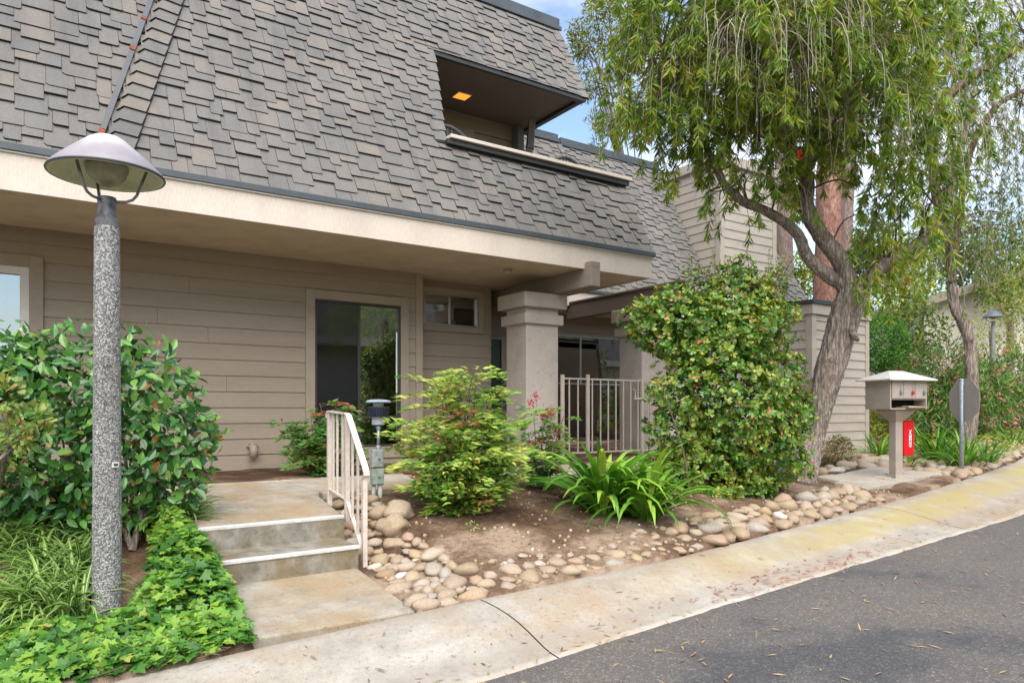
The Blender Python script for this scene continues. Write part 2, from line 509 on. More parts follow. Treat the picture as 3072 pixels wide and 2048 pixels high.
r = ramp_node(nt, [(0.34, (0.23, 0.205, 0.225)), (0.58, (0.30, 0.272, 0.285)), (0.74, (0.44, 0.42, 0.415)), (0.92, (0.54, 0.52, 0.50))]); nt.links.new(ad.outputs[0], r.inputs[0])
nt.links.new(r.outputs[0], b.inputs["Base Color"]); b.inputs["Roughness"].default_value = 0.5
M['shade'] = m

# concrete: blotches of tan stain over grey, fine sand grain, pits
def concrete(name, cols, stain, scale=1.1, amount=0.6, fine=180):
    m, nt, b, o = nodes_of(name)
    n1 = noise_node(nt, scale, 7, 0.62); n2 = noise_node(nt, scale * 3.1, 6, 0.6); n3 = noise_node(nt, fine, 3, 0.7); n4 = noise_node(nt, 34, 4, 0.7)
    r1 = ramp_node(nt, [(0.3, cols[0]), (0.52, cols[1]), (0.75, cols[2])]); nt.links.new(n2.outputs[0], r1.inputs[0])
    f = ramp_node(nt, [(0.42, (0,) * 3), (0.62, (amount,) * 3)]); nt.links.new(n1.outputs[0], f.inputs[0])
    c = mixc(nt, f.outputs[0], r1.outputs[0], stain)
    g = ramp_node(nt, [(0.3, (0.72,) * 3), (0.5, (1,) * 3), (0.7, (1.2,) * 3)]); nt.links.new(n3.outputs[0], g.inputs[0])
    g4 = ramp_node(nt, [(0.28, (0.50, 0.46, 0.40)), (0.40, (0.94, 0.93, 0.91)), (0.60, (1.0,) * 3), (0.75, (1.14,) * 3)]); nt.links.new(n4.outputs[0], g4.inputs[0])
    c = mixc(nt, 1.0, mixc(nt, 1.0, c, g.outputs[0], 'MULTIPLY'), g4.outputs[0], 'MULTIPLY')
    nt.links.new(c, b.inputs["Base Color"])
    b.inputs["Roughness"].default_value = 0.88
    b.inputs["Specular IOR Level"].default_value = 0.25
    bump(nt, b, n3.outputs[0], 0.25, 0.004)
    return m
M['path'] = concrete('path_concrete', ((0.25, 0.22, 0.18), (0.36, 0.325, 0.27), (0.46, 0.425, 0.37)), (0.33, 0.235, 0.13), 1.6, 0.8)
M['riser'] = concrete('riser_concrete', ((0.15, 0.135, 0.10), (0.26, 0.24, 0.20), (0.38, 0.355, 0.31)), (0.19, 0.14, 0.07), 2.6, 0.9)
M['nosing'] = plain('white_nosing_paint', (0.56, 0.545, 0.51), 0.6, 0.10, 8, 60, 0.1)
M['curb'] = concrete('curb_concrete', ((0.29, 0.262, 0.225), (0.385, 0.35, 0.30), (0.48, 0.445, 0.395)), (0.35, 0.26, 0.17), 1.2, 0.8)
# lichen on the kerb further along: its own patches
nt = M['curb'].node_tree; b = nt.nodes["Principled BSDF"]
src = b.inputs["Base Color"].links[0].from_socket
tc = nt.nodes.new("ShaderNodeTexCoord"); sp = nt.nodes.new("ShaderNodeSeparateXYZ"); nt.links.new(tc.outputs["Object"], sp.inputs[0])
mr = nt.nodes.new("ShaderNodeMapRange"); mr.inputs[1].default_value = 3.2; mr.inputs[2].default_value = 6.5; nt.links.new(sp.outputs[0], mr.inputs[0])
ny = noise_node(nt, 1.9, 8, 0.7)
rr = ramp_node(nt, [(0.33, (0,) * 3), (0.55, (0.95,) * 3)]); nt.links.new(ny.outputs[0], rr.inputs[0])
mz = nt.nodes.new("ShaderNodeUVMap"); sp2 = nt.nodes.new("ShaderNodeSeparateXYZ"); nt.links.new(mz.outputs[0], sp2.inputs[0])
band = ramp_node(nt, [(0.12, (0,) * 3), (0.24, (1,) * 3), (0.52, (1,) * 3), (0.66, (0,) * 3)]); nt.links.new(sp2.outputs[1], band.inputs[0])
mul = nt.nodes.new("ShaderNodeMath"); mul.operation = 'MULTIPLY'; nt.links.new(mr.outputs[0], mul.inputs[0]); nt.links.new(rr.outputs[0], mul.inputs[1])
nf = noise_node(nt, 13, 6, 0.7)
rf2 = ramp_node(nt, [(0.32, (0.5,) * 3), (0.52, (1.0,) * 3)]); nt.links.new(nf.outputs[0], rf2.inputs[0])
mulf = nt.nodes.new("ShaderNodeMath"); mulf.operation = 'MULTIPLY'; nt.links.new(mul.outputs[0], mulf.inputs[0]); nt.links.new(rf2.outputs[0], mulf.inputs[1]); mul = mulf
mul2 = nt.nodes.new("ShaderNodeMath"); mul2.operation = 'MULTIPLY'; nt.links.new(mul.outputs[0], mul2.inputs[0]); nt.links.new(band.outputs[0], mul2.inputs[1])
c1 = mixc(nt, mul2.outputs[0], src, (0.375, 0.305, 0.125))
gut = ramp_node(nt, [(0.60, (0,) * 3), (0.74, (0.5,) * 3), (0.86, (0.0,) * 3)]); nt.links.new(sp2.outputs[1], gut.inputs[0])
c2 = mixc(nt, gut.outputs[0], c1, (0.30, 0.255, 0.215))
lip = ramp_node(nt, [(0.90, (0,) * 3), (0.97, (0.22,) * 3)]); nt.links.new(sp2.outputs[1], lip.inputs[0])
nt.links.new(mixc(nt, lip.outputs[0], c2, (0.62, 0.57, 0.51)), b.inputs["Base Color"])
M['paver'] = concrete('paver_concrete', ((0.36, 0.31, 0.255), (0.44, 0.39, 0.33), (0.50, 0.45, 0.39)), (0.40, 0.33, 0.22), 1.4, 0.5)
M['brick_paver'] = plain('brick_paver', (0.37, 0.235, 0.18), 0.85, 0.1, 12, 90, 0.3)

# asphalt: aggregate speckle, darker sealed patches
m, nt, b, o = nodes_of('asphalt')
n1 = noise_node(nt, 150, 3, 0.75); n2 = noise_node(nt, 0.8, 6, 0.6); tc = nt.nodes.new("ShaderNodeTexCoord")
v = nt.nodes.new("ShaderNodeTexVoronoi"); v.inputs["Scale"].default_value = 95; nt.links.new(tc.outputs["Object"], v.inputs["Vector"])
r1 = ramp_node(nt, [(0.25, (0.072, 0.066, 0.062)), (0.5, (0.130, 0.116, 0.105)), (0.72, (0.225, 0.200, 0.176))]); nt.links.new(n1.outputs[0], r1.inputs[0])
r2 = ramp_node(nt, [(0.38, (0.56, 0.60, 0.68)), (0.47, (0.92, 0.92, 0.94)), (0.7, (1.10, 1.06, 1.0))]); nt.links.new(n2.outputs[0], r2.inputs[0])
sep = nt.nodes.new("ShaderNodeSeparateColor"); nt.links.new(v.outputs["Color"], sep.inputs[0])
r3 = ramp_node(nt, [(0.0, (0.75,) * 3), (0.85, (1.05,) * 3), (0.97, (1.7, 1.6, 1.45))]); nt.links.new(sep.outputs[0], r3.inputs[0])
nt.links.new(mixc(nt, 1.0, mixc(nt, 1.0, r1.outputs[0], r2.outputs[0], 'MULTIPLY'), r3.outputs[0], 'MULTIPLY'), b.inputs["Base Color"])
b.inputs["Roughness"].default_value = 0.9
bump(nt, b, n1.outputs[0], 0.6, 0.008)
M['asphalt'] = m

# soil: sandy near the kerb, dark mulch near plants
m, nt, b, o = nodes_of('garden_soil')
n1 = noise_node(nt, 1.6, 6, 0.65); n2 = noise_node(nt, 22, 6, 0.7); n3 = noise_node(nt, 140, 3, 0.7)
r1 = ramp_node(nt, [(0.34, (0.070, 0.040, 0.024)), (0.48, (0.155, 0.098, 0.062)), (0.60, (0.31, 0.225, 0.158))]); 
mx = nt.nodes.new("ShaderNodeMath"); mx.operation = 'MULTIPLY_ADD'; mx.inputs[1].default_value = 0.28
nt.links.new(n2.outputs[0], mx.inputs[0]); 
sb = nt.nodes.new("ShaderNodeMath"); sb.operation = 'SUBTRACT'; sb.inputs[1].default_value = 0.14; nt.links.new(n1.outputs[0], sb.inputs[0]); nt.links.new(sb.outputs[0], mx.inputs[2])
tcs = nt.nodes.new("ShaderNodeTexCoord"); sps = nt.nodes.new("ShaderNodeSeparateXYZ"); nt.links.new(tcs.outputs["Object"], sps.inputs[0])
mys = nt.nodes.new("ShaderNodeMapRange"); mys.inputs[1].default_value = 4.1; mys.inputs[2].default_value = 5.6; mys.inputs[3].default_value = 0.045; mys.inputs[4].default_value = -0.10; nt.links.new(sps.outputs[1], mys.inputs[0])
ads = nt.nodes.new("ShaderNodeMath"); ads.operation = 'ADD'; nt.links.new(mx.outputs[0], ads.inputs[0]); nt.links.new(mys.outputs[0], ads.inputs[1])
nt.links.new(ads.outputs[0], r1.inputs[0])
g = ramp_node(nt, [(0.3, (0.6,) * 3), (0.5, (1,) * 3), (0.72, (1.45,) * 3)]); nt.links.new(n3.outputs[0], g.inputs[0])
nt.links.new(mixc(nt, 1.0, r1.outputs[0], g.outputs[0], 'MULTIPLY'), b.inputs["Base Color"])
b.inputs["Roughness"].default_value = 0.95
b.inputs["Specular IOR Level"].default_value = 0.15
bump(nt, b, n2.outputs[0], 0.6, 0.02)
M['soil'] = m
M['far_ground'] = plain('far_ground', (0.12, 0.11, 0.06), 0.95, 0.3, 0.8, 8, 0.3)

# river stones: one tone per stone
m, nt, b, o = nodes_of('river_stone')
r = ramp_node(nt, [(0.0, (0.36, 0.27, 0.175)), (0.16, (0.45, 0.36, 0.255)), (0.3, (0.33, 0.235, 0.145)), (0.44, (0.47, 0.40, 0.31)), (0.56, (0.39, 0.295, 0.215)), (0.68, (0.40, 0.365, 0.32)),
                   (0.8, (0.45, 0.33, 0.20)), (0.9, (0.43, 0.30, 0.23)), (0.955, (0.56, 0.51, 0.45)), (1.0, (0.66, 0.63, 0.59))])
nt.links.new(rnd_value(nt), r.inputs[0])
n1 = noise_node(nt, 7, 5, 0.6); n2 = noise_node(nt, 60, 4, 0.7)
g = ramp_node(nt, [(0.3, (0.66, 0.63, 0.59)), (0.7, (1.02, 0.99, 0.95))]); nt.links.new(n1.outputs[0], g.inputs[0])
g2 = ramp_node(nt, [(0.28, (0.74, 0.70, 0.66)), (0.5, (1.02,) * 3)]); nt.links.new(n2.outputs[0], g2.inputs[0])
nt.links.new(mixc(nt, 1.0, mixc(nt, 1.0, r.outputs[0], g.outputs[0], 'MULTIPLY'), g2.outputs[0], 'MULTIPLY'), b.inputs["Base Color"])
b.inputs["Roughness"].default_value = 0.75
bump(nt, b, n2.outputs[0], 0.15, 0.006)
M['stone'] = m

def barkmat(name, dark, mid, light, scale=7, vs=(9, 9, 1.1), st=0.8):
    m, nt, b, o = nodes_of(name)
    n = noise_node(nt, scale, 6, 0.65, vscale=vs); n2 = noise_node(nt, 60, 4, 0.7); n3 = noise_node(nt, 2.2, 4, 0.5)
    r = ramp_node(nt, [(0.32, dark), (0.5, mid), (0.66, light)]); nt.links.new(n.outputs[0], r.inputs[0])
    g = ramp_node(nt, [(0.3, (0.75,) * 3), (0.7, (1.2,) * 3)]); nt.links.new(n2.outputs[0], g.inputs[0])
    g3 = ramp_node(nt, [(0.3, (0.85, 0.80, 0.78)), (0.7, (1.12, 1.12, 1.12))]); nt.links.new(n3.outputs[0], g3.inputs[0])
    nt.links.new(mixc(nt, 1.0, mixc(nt, 1.0, r.outputs[0], g.outputs[0], 'MULTIPLY'), g3.outputs[0], 'MULTIPLY'), b.inputs["Base Color"])
    b.inputs["Roughness"].default_value = 0.92
    b.inputs["Specular IOR Level"].default_value = 0.15
    bump(nt, b, n.outputs[0], st, 0.03)
    return m
M['bark'] = barkmat('furrowed_bark', (0.085, 0.064, 0.050), (0.25, 0.205, 0.168), (0.47, 0.41, 0.35), 3.4, (13, 13, 1.7), 1.0)
M['bark_dark'] = barkmat('dark_limb_bark', (0.06, 0.04, 0.03), (0.15, 0.105, 0.075), (0.28, 0.215, 0.165), 4, (6, 6, 2))
M['bark_red'] = barkmat('red_pine_bark', (0.16, 0.075, 0.055), (0.30, 0.155, 0.115), (0.40, 0.27, 0.215), 4, (5, 5, 2), 0.9)
M['bark_grey'] = barkmat('grey_pine_bark', (0.14, 0.10, 0.085), (0.25, 0.185, 0.155), (0.34, 0.27, 0.23), 4, (5, 5, 2), 0.9)
M['stem'] = plain('brown_stem', (0.13, 0.085, 0.055), 0.85, 0.2, 20, 60, 0.2)
M['stem_green'] = plain('green_stem', (0.10, 0.12, 0.04), 0.7, 0.2, 20, 60, 0.1)
M['twig'] = leafmat('pale_bare_twig', [(0, (0.36, 0.30, 0.24)), (0.5, (0.50, 0.44, 0.37)), (1, (0.28, 0.20, 0.15))], 0.85, 0.0)

G_ = lambda *s: list(s)
M['holly'] = leafmat('glossy_leaf', [(0, (0.026, 0.095, 0.022)), (0.35, (0.046, 0.15, 0.030)), (0.62, (0.08, 0.22, 0.040)), (0.84, (0.14, 0.31, 0.05)), (0.955, (0.22, 0.38, 0.065)), (0.98, (0.18, 0.27, 0.05)), (0.985, (0.30, 0.10, 0.04)), (1, (0.36, 0.19, 0.03))], 0.22, 0.14, 0.6)
M['ivy'] = leafmat('ivy_leaf', [(0, (0.030, 0.105, 0.018)), (0.3, (0.060, 0.175, 0.025)), (0.65, (0.115, 0.27, 0.032)), (0.95, (0.24, 0.40, 0.05)), (1.0, (0.36, 0.38, 0.08))], 0.4, 0.26, 0.4)
M['jade'] = leafmat('jade_leaf', [(0, (0.10, 0.17, 0.03)), (0.5, (0.20, 0.27, 0.045)), (0.85, (0.36, 0.36, 0.07)), (1, (0.50, 0.16, 0.06))], 0.35, 0.2, 0.5)
M['agap'] = leafmat('strap_leaf', [(0, (0.050, 0.16, 0.016)), (0.5, (0.105, 0.27, 0.024)), (0.85, (0.19, 0.38, 0.035)), (0.97, (0.28, 0.43, 0.055)), (1, (0.36, 0.42, 0.07))], 0.38, 0.25, 0.4)
M['nand'] = leafmat('nandina_leaf', [(0, (0.075, 0.19, 0.030)), (0.3, (0.155, 0.29, 0.042)), (0.6, (0.30, 0.41, 0.06)), (0.9, (0.46, 0.50, 0.10)), (0.975, (0.50, 0.46, 0.12)), (0.985, (0.42, 0.20, 0.07)), (1, (0.34, 0.07, 0.04))], 0.45, 0.28, 0.3)
M['nand_green'] = leafmat('nandina_green_leaf', [(0, (0.038, 0.13, 0.024)), (0.45, (0.08, 0.21, 0.034)), (0.82, (0.16, 0.31, 0.055)), (0.93, (0.25, 0.22, 0.07)), (1, (0.33, 0.10, 0.06))], 0.45, 0.25, 0.3)
M['nand_tip'] = leafmat('nandina_red_tip', [(0, (0.30, 0.10, 0.05)), (0.5, (0.40, 0.22, 0.08)), (1, (0.23, 0.035, 0.03))], 0.45, 0.25, 0.3)
M['bush'] = leafmat('broad_bush_leaf', [(0, (0.030, 0.10, 0.015)), (0.3, (0.070, 0.18, 0.022)), (0.6, (0.145, 0.275, 0.032)), (0.82, (0.28, 0.35, 0.045)), (0.965, (0.38, 0.34, 0.055)), (0.985, (0.40, 0.17, 0.05)), (1, (0.42, 0.04, 0.025))], 0.34, 0.24, 0.45, drift=3.0)
M['far_shade'] = plain('slate_lamp_shade', (0.10, 0.12, 0.15), 0.5, 0.1, bumpst=0)
M['bottle'] = leafmat('weeping_leaf', [(0, (0.080, 0.17, 0.022)), (0.35, (0.17, 0.28, 0.034)), (0.7, (0.29, 0.39, 0.046)), (0.93, (0.42, 0.44, 0.06)), (0.97, (0.46, 0.40, 0.07)), (1, (0.46, 0.20, 0.08))], 0.38, 0.42, 0.4, drift=1.6)
M['bottle2'] = leafmat('weeping_leaf_far', [(0, (0.07, 0.13, 0.025)), (0.5, (0.15, 0.22, 0.04)), (0.9, (0.28, 0.32, 0.06)), (1, (0.36, 0.2, 0.08))], 0.45, 0.3, 0.3)
M['euc'] = leafmat('olive_leaf', [(0, (0.09, 0.11, 0.02)), (0.5, (0.17, 0.19, 0.03)), (1, (0.30, 0.29, 0.05))], 0.5, 0.3, 0.3)
M['clipped'] = leafmat('clipped_tree_leaf', [(0, (0.035, 0.13, 0.016)), (0.5, (0.08, 0.25, 0.028)), (1, (0.24, 0.45, 0.06))], 0.45, 0.25, 0.3)
M['lime'] = leafmat('lime_leaf', [(0, (0.13, 0.20, 0.03)), (0.5, (0.26, 0.32, 0.04)), (0.9, (0.40, 0.42, 0.06)), (1, (0.5, 0.34, 0.06))], 0.5, 0.35, 0.3)
M['oleander'] = leafmat('oleander_leaf', [(0, (0.045, 0.12, 0.026)), (0.5, (0.11, 0.22, 0.042)), (1, (0.24, 0.36, 0.07))], 0.45, 0.25, 0.35)
M['pink'] = leafmat('pink_petal', [(0, (0.60, 0.10, 0.13)), (0.5, (0.66, 0.22, 0.22)), (1, (0.70, 0.36, 0.30))], 0.55, 0.25, 0.2)
M['whitefl'] = leafmat('white_petal', [(0, (0.62, 0.62, 0.48)), (1, (0.74, 0.74, 0.66))], 0.55, 0.25, 0.2)
M['redfl'] = leafmat('red_flower', [(0, (0.45, 0.012, 0.02)), (1, (0.58, 0.03, 0.04))], 0.55, 0.2, 0.2)
M['fargreen'] = leafmat('far_tree_leaf', [(0, (0.05, 0.085, 0.02)), (0.5, (0.10, 0.15, 0.03)), (1, (0.20, 0.24, 0.05))], 0.55, 0.25, 0.2)
M['redbush'] = leafmat('rusty_bush_leaf', [(0, (0.045, 0.12, 0.02)), (0.45, (0.12, 0.20, 0.035)), (0.75, (0.30, 0.19, 0.05)), (1, (0.45, 0.14, 0.06))], 0.45, 0.22, 0.3)

# variegated blades: cream edges with a green heart (UV across the blade)
m, nt, b, o = nodes_of('variegated_blade')
uv = nt.nodes.new("ShaderNodeUVMap"); sp = nt.nodes.new("ShaderNodeSeparateXYZ"); nt.links.new(uv.outputs[0], sp.inputs[0])
gr = ramp_node(nt, [(0, (0.06, 0.17, 0.022)), (0.6, (0.13, 0.27, 0.035)), (1, (0.22, 0.36, 0.05))]); nt.links.new(rnd_value(nt), gr.inputs[0])
bd = ramp_node(nt, [(0.0, (0,) * 3), (0.37, (0,) * 3), (0.42, (1,) * 3), (0.58, (1,) * 3), (0.63, (0,) * 3)]); nt.links.new(sp.outputs[0], bd.inputs[0])
col = mixc(nt, bd.outputs[0], gr.outputs[0], (0.50, 0.55, 0.24))
nt.links.new(col, b.inputs["Base Color"]); b.inputs["Roughness"].default_value = 0.4
t = nt.nodes.new("ShaderNodeBsdfTranslucent"); nt.links.new(col, t.inputs[0]); ms = nt.nodes.new("ShaderNodeMixShader"); ms.inputs[0].default_value = 0.22
nt.links.new(b.outputs[0], ms.inputs[1]); nt.links.new(t.outputs[0], ms.inputs[2]); nt.links.new(ms.outputs[0], o.inputs["Surface"])
M['spider'] = m
# ------------------------------------------------------------------ terrain functions
YB = ([-60, -6, 0.2, 1.9, 4.2, 6.85, 8.45, 11, 14, 20, 40, 80], [3.7, 3.72, 3.78, 3.87, 3.88, 4.14, 4.32, 4.72, 5.25, 6.7, 14, 40])
YE = ([-60, -6, 0.2, 1.9, 3.4, 5.6, 8.6, 11, 14, 20, 40, 80], [2.9, 2.92, 2.94, 2.96, 3.05, 3.14, 3.25, 3.62, 4.2, 5.7, 13, 39])
yb = lambda x: float(np.interp(x, *YB))
ye = lambda x: float(np.interp(x, *YE))
zc = lambda x: -1.2 + 0.03 * (x - 2) + 0.055 * max(0, x - 13.5)
def G(x, y):
    b = yb(x)
    s = 0.19 if x < 7.2 else max(0.075, 0.19 - 0.115 * (x - 7.2) / 1.5)
    if x < 0.9:
        u = max(0, y - b)
        zl = zc(x) + 0.01 + min(u, 1.15) * 0.03 + max(0, u - 1.15) * 0.30
        if x < 0.5: return min(zl, -0.765)
    cap = -0.765 + max(0, x - 6) * 0.014 + max(0, x - 12) * 0.07
    z = zc(x) + 0.01 + s * max(0, y - b)
    if 0.5 <= x < 0.9:
        z = z * (x - .5) / .4 + zl * (.9 - x) / .4
    z = min(z, max(cap, zc(x) + 0.03))
    if 1.9 < x < 2.75 and y < 6.3:
        low = -1.2 + max(0, y - 5.0) * 0.40
        w = max(0.0, min(1.0, (2.75 - x) / 0.6)); w = w * w * (3 - 2 * w)
        z = z * (1 - w) + min(z, low) * w
    return z

def bed_bump(x, y):
    v = Vector((x * 2.2, y * 2.2, 3.1))
    return mnoise.noise(v) * 0.03 + mnoise.noise(v * 4.1) * 0.012

# ground sheet to the horizon
xs = np.concatenate([np.arange(-160, -8, 8), np.arange(-8, 30, 1.0), np.arange(30, 261, 10)])
ys = np.concatenate([np.arange(-160, -8, 8), np.arange(-8, 30, 1.0), np.arange(30, 301, 10)])
gv = []
for y in ys:
    for x in xs:
        z = G(min(x, 60), y) if y > ye(x) else zc(min(x, 60)) - 0.12
        inner = -8 <= x <= 17 and -8 <= y <= 13
        z -= 0.45 if inner else (0.3 if y < ye(x) + 3 else 0.02)
        gv.append((x, y, z))
nx = len(xs)
gf = [(j * nx + i, j * nx + i + 1, (j + 1) * nx + i + 1, (j + 1) * nx + i) for j in range(len(ys) - 1) for i in range(nx - 1)]
tag(link("ground", mesh_np("ground", gv, np.array(gf), 4, M['far_ground'], True)), kind="structure")

# garden bed soil
def walk_cut(x, y, z):
    if 0.99 < x < 1.94 and y < 6.4:
        return -1.5
    if -5 < x < 9.2 and 6.12 < y < 7.5:
        return min(z, -0.80)
    return z
xs = np.arange(-4, 17.01, 0.07); ys = np.arange(3.4, 12.6, 0.07)
gv = []
for y in ys:
    for x in xs:
        b = yb(x)
        if y < b + 0.01:
            z = zc(x) - 0.18
        else:
            z = walk_cut(x, y, G(x, y) + bed_bump(x, y) * min(1, (y - b) / 0.15))
        gv.append((x, y, z))
nx = len(xs)
gf = np.array([(j * nx + i, j * nx + i + 1, (j + 1) * nx + i + 1, (j + 1) * nx + i) for j in range(len(ys) - 1) for i in range(nx - 1)])
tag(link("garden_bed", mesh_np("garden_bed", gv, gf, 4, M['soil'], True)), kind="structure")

# road
xs = np.concatenate([np.arange(-40, -1, 1.0), np.arange(-1, 14, 0.05), np.arange(14, 61, 1.0)])
rows = [0, 0.06, 0.2, 0.5, 1.2, 2.5, 4, 6, 9]
gv, gf = [], []
for x in xs:
    j = mnoise.noise(Vector((x * 3.1, 0, 0))) * 0.025 + mnoise.noise(Vector((x * 11, 5, 0))) * 0.012
    e, zl = ye(x) + 0.02 + j, zc(x) - 0.112 + 0.005
    for k, r in enumerate(rows):
        gv.append((x, e - r, zl + min(0.02 * r, 0.07) + (0.004 if k else -0.012)))
nr = len(rows)
for i in range(len(xs) - 1):
    for k in range(nr - 1):
        gf.append((i * nr + k, i * nr + k + 1, (i + 1) * nr + k + 1, (i + 1) * nr + k))
tag(link("road", mesh_np("road", gv, np.array(gf), 4, M['asphalt'], True)), kind="structure")

# rolled kerb with its gutter, in poured lengths
curb = tag(thing("curb", None, None, (2.35, 3.4, -1.3)), kind="structure")
PROF = [(-0.002, -0.2), (0, -0.012), (0.03, 0), (0.12, 0.000), (0.24, -0.010), (0.36, -0.028), (0.48, -0.051), (0.60, -0.077), (0.71, -0.100), (0.81, -0.114), (0.90, -0.118), (1.0, -0.113), (1.02, -0.2)]
joints = [-40, -13.25, -8.05, -2.85, 2.35, 7.55, 12.75, 18, 24, 30, 40, 60]
for a, c in zip(joints[:-1], joints[1:]):
    n = max(4, int((c - a) / 0.25)) if a > -9 and c < 26 else 12
    vs, fs, uvs = [], [], []
    for i in range(n + 1):
        for t, dz in PROF:
            gap = 0.0
            x = a + (c - a) * i / n
            if i == 0: x += 0.005
            if i == n: x -= 0.005
            wob = mnoise.noise(Vector((x * 1.7, t * 4, 9))) * 0.012
            skew = -0.14 * t if False else 0.0
            jag = 0.05 * math.sin(t * 4.0) * t if i in (0, n) else 0
            y = yb(x) * (1 - t) + ye(x) * t
            vs.append((x + jag, y + (mnoise.noise(Vector((x * 2.3, 1, 4))) * 0.02 if t <= 0.001 else 0), zc(x) + dz + wob * 0.3))
            uvs.append((x, max(0, min(1, t))))
    p = len(PROF)
    for i in range(n):
        for k in range(p - 1):
            fs.append((i * p + k, i * p + k + 1, (i + 1) * p + k + 1, (i + 1) * p + k))
    mb = MB().add(vs, fs)
    o = mb.build("curb_segment", M['curb'], curb, smooth=False)
    me = o.data
    for i, pl in enumerate(me.polygons):
        pl.use_smooth = True
    uvl = me.uv_layers.new(name="UVMap")
    lv = np.zeros(len(me.loops), dtype=np.int32); me.loops.foreach_get("vertex_index", lv)
    uvl.data.foreach_set("uv", np.array(uvs, dtype=np.float32)[lv].ravel())

crack = MB()
for x in joints[1:-1]:
    q = [(x + .10 * math.sin(t * 4.0) * t, yb(x) * (1 - t) + ye(x) * t, zc(x) + dz - .022) for t, dz in PROF[2:-1]]
    for (x0, y0, z0), (x1, y1, z1) in zip(q[:-1], q[1:]):
        crack.add([(x0 - .03, y0, z0), (x0 + .03, y0, z0), (x1 + .03, y1, z1), (x1 - .03, y1, z1)], [(0, 1, 2, 3)])
crack.build("joint_dirt", M['soil'], curb)

# walkway, landing, steps
XP0, XP1 = 0.93, 1.97
path = tag(thing("front_path", None, None, (1.5, 6.8, -0.75)), kind="structure")
def slab(name, pts_top, thick, mat, bevel=0.012, parent=path):
    a = [Vector(p) for p in pts_top]
    return MB().hexa([p - Vector((0, 0, thick)) for p in a], a).build(name, mat, parent, bevel=bevel)
xq = [-5, 0.55, 2.16, 3.9, 5.6, 7.3, 9.2]
for a, c in zip(xq[:-1], xq[1:]):
    slab("path_slab", [(a + .004, 6.25 - 0.06 * (a > 2), -0.73), (c - .004, 6.25 - 0.06 * (a > 2), -0.73), (c - .004, 7.52, -0.725), (a + .004, 7.52, -0.725)], 0.16, M['path'])
slab("path_slab", [(XP0, 3.90, -1.205), (XP1 - 0.02, 3.93, -1.215), (XP1 + 0.02, 4.97, -1.150), (XP0, 4.93, -1.150)], 0.2, M['path'])
steps = tag(thing("front_steps", None, None, (1.5, 5.2, -1.15)), kind="structure")
o = slab("step", [(XP0, 4.915, -0.990), (XP1 + 0.03, 4.955, -0.990), (XP1 + 0.04, 5.45, -0.984), (XP0, 5.45, -0.984)], 0.4, M['riser'], 0.012, steps)
o = slab("landing", [(XP0, 5.305, -0.820), (XP1 + 0.06, 5.345, -0.820), (XP1 + 0.14, 6.245, -0.732), (XP0, 6.245, -0.732)], 0.5, M['path'], 0.014, steps)
MB().hexa([(XP0 - .004, 5.296, -1.1), (XP1 + .064, 5.336, -1.1), (XP1 + .064, 5.345, -1.1), (XP0 - .004, 5.305, -1.1)],
          [(XP0 - .004, 5.296, -.842), (XP1 + .064, 5.336, -.842), (XP1 + .064, 5.345, -.842), (XP0 - .004, 5.305, -.842)]).build("riser", M['riser'], steps)
for y, z, x1 in ((4.915, -0.990, XP1 + 0.03), (5.305, -0.820, XP1 + 0.06)):
    MB().hexa([(XP0 - .006, y - .008, z - .022), (x1 + .006, y + .032, z - .022), (x1 + .006, y + .075, z - .004), (XP0 - .006, y + .035, z - .004)],
              [(XP0 - .006, y - .008, z + .004), (x1 + .006, y + .032, z + .004), (x1 + .006, y + .075, z + .006), (XP0 - .006, y + .035, z + .006)]).build("nosing", M['nosing'], steps, bevel=0.006)
# concrete apron beside the shed
tag(slab("side_path", [(9.25, 6.45, -0.735), (13.2, 6.35, -0.70), (13.2, 7.15, -0.68), (9.25, 7.3, -0.72)], 0.12, M['path'], 0.012, None), kind="structure")
tag(slab("far_path", [(14.3, 6.2, -0.66), (30, 9.4, 0.14), (30, 10.2, 0.16), (14.0, 6.9, -0.64)], 0.12, M['path'], 0.012, None), kind="structure")

# ------------------------------------------------------------------ house
house = thing("townhouse", "taupe townhouse with steep grey shingled mansard roof, balcony and stucco pillars", "house", (4.0, 9.5, -0.77))
TN = Vector((0, 0.4683, 0.8836)); NN = Vector((0, -0.8836, 0.4683))
def rp(x, t, y0=7.8, h=0.0, z0=2.33):
    return Vector((x, y0, z0)) + TN * t + NN * h
tz = lambda z: (z - 2.33) / 0.8836

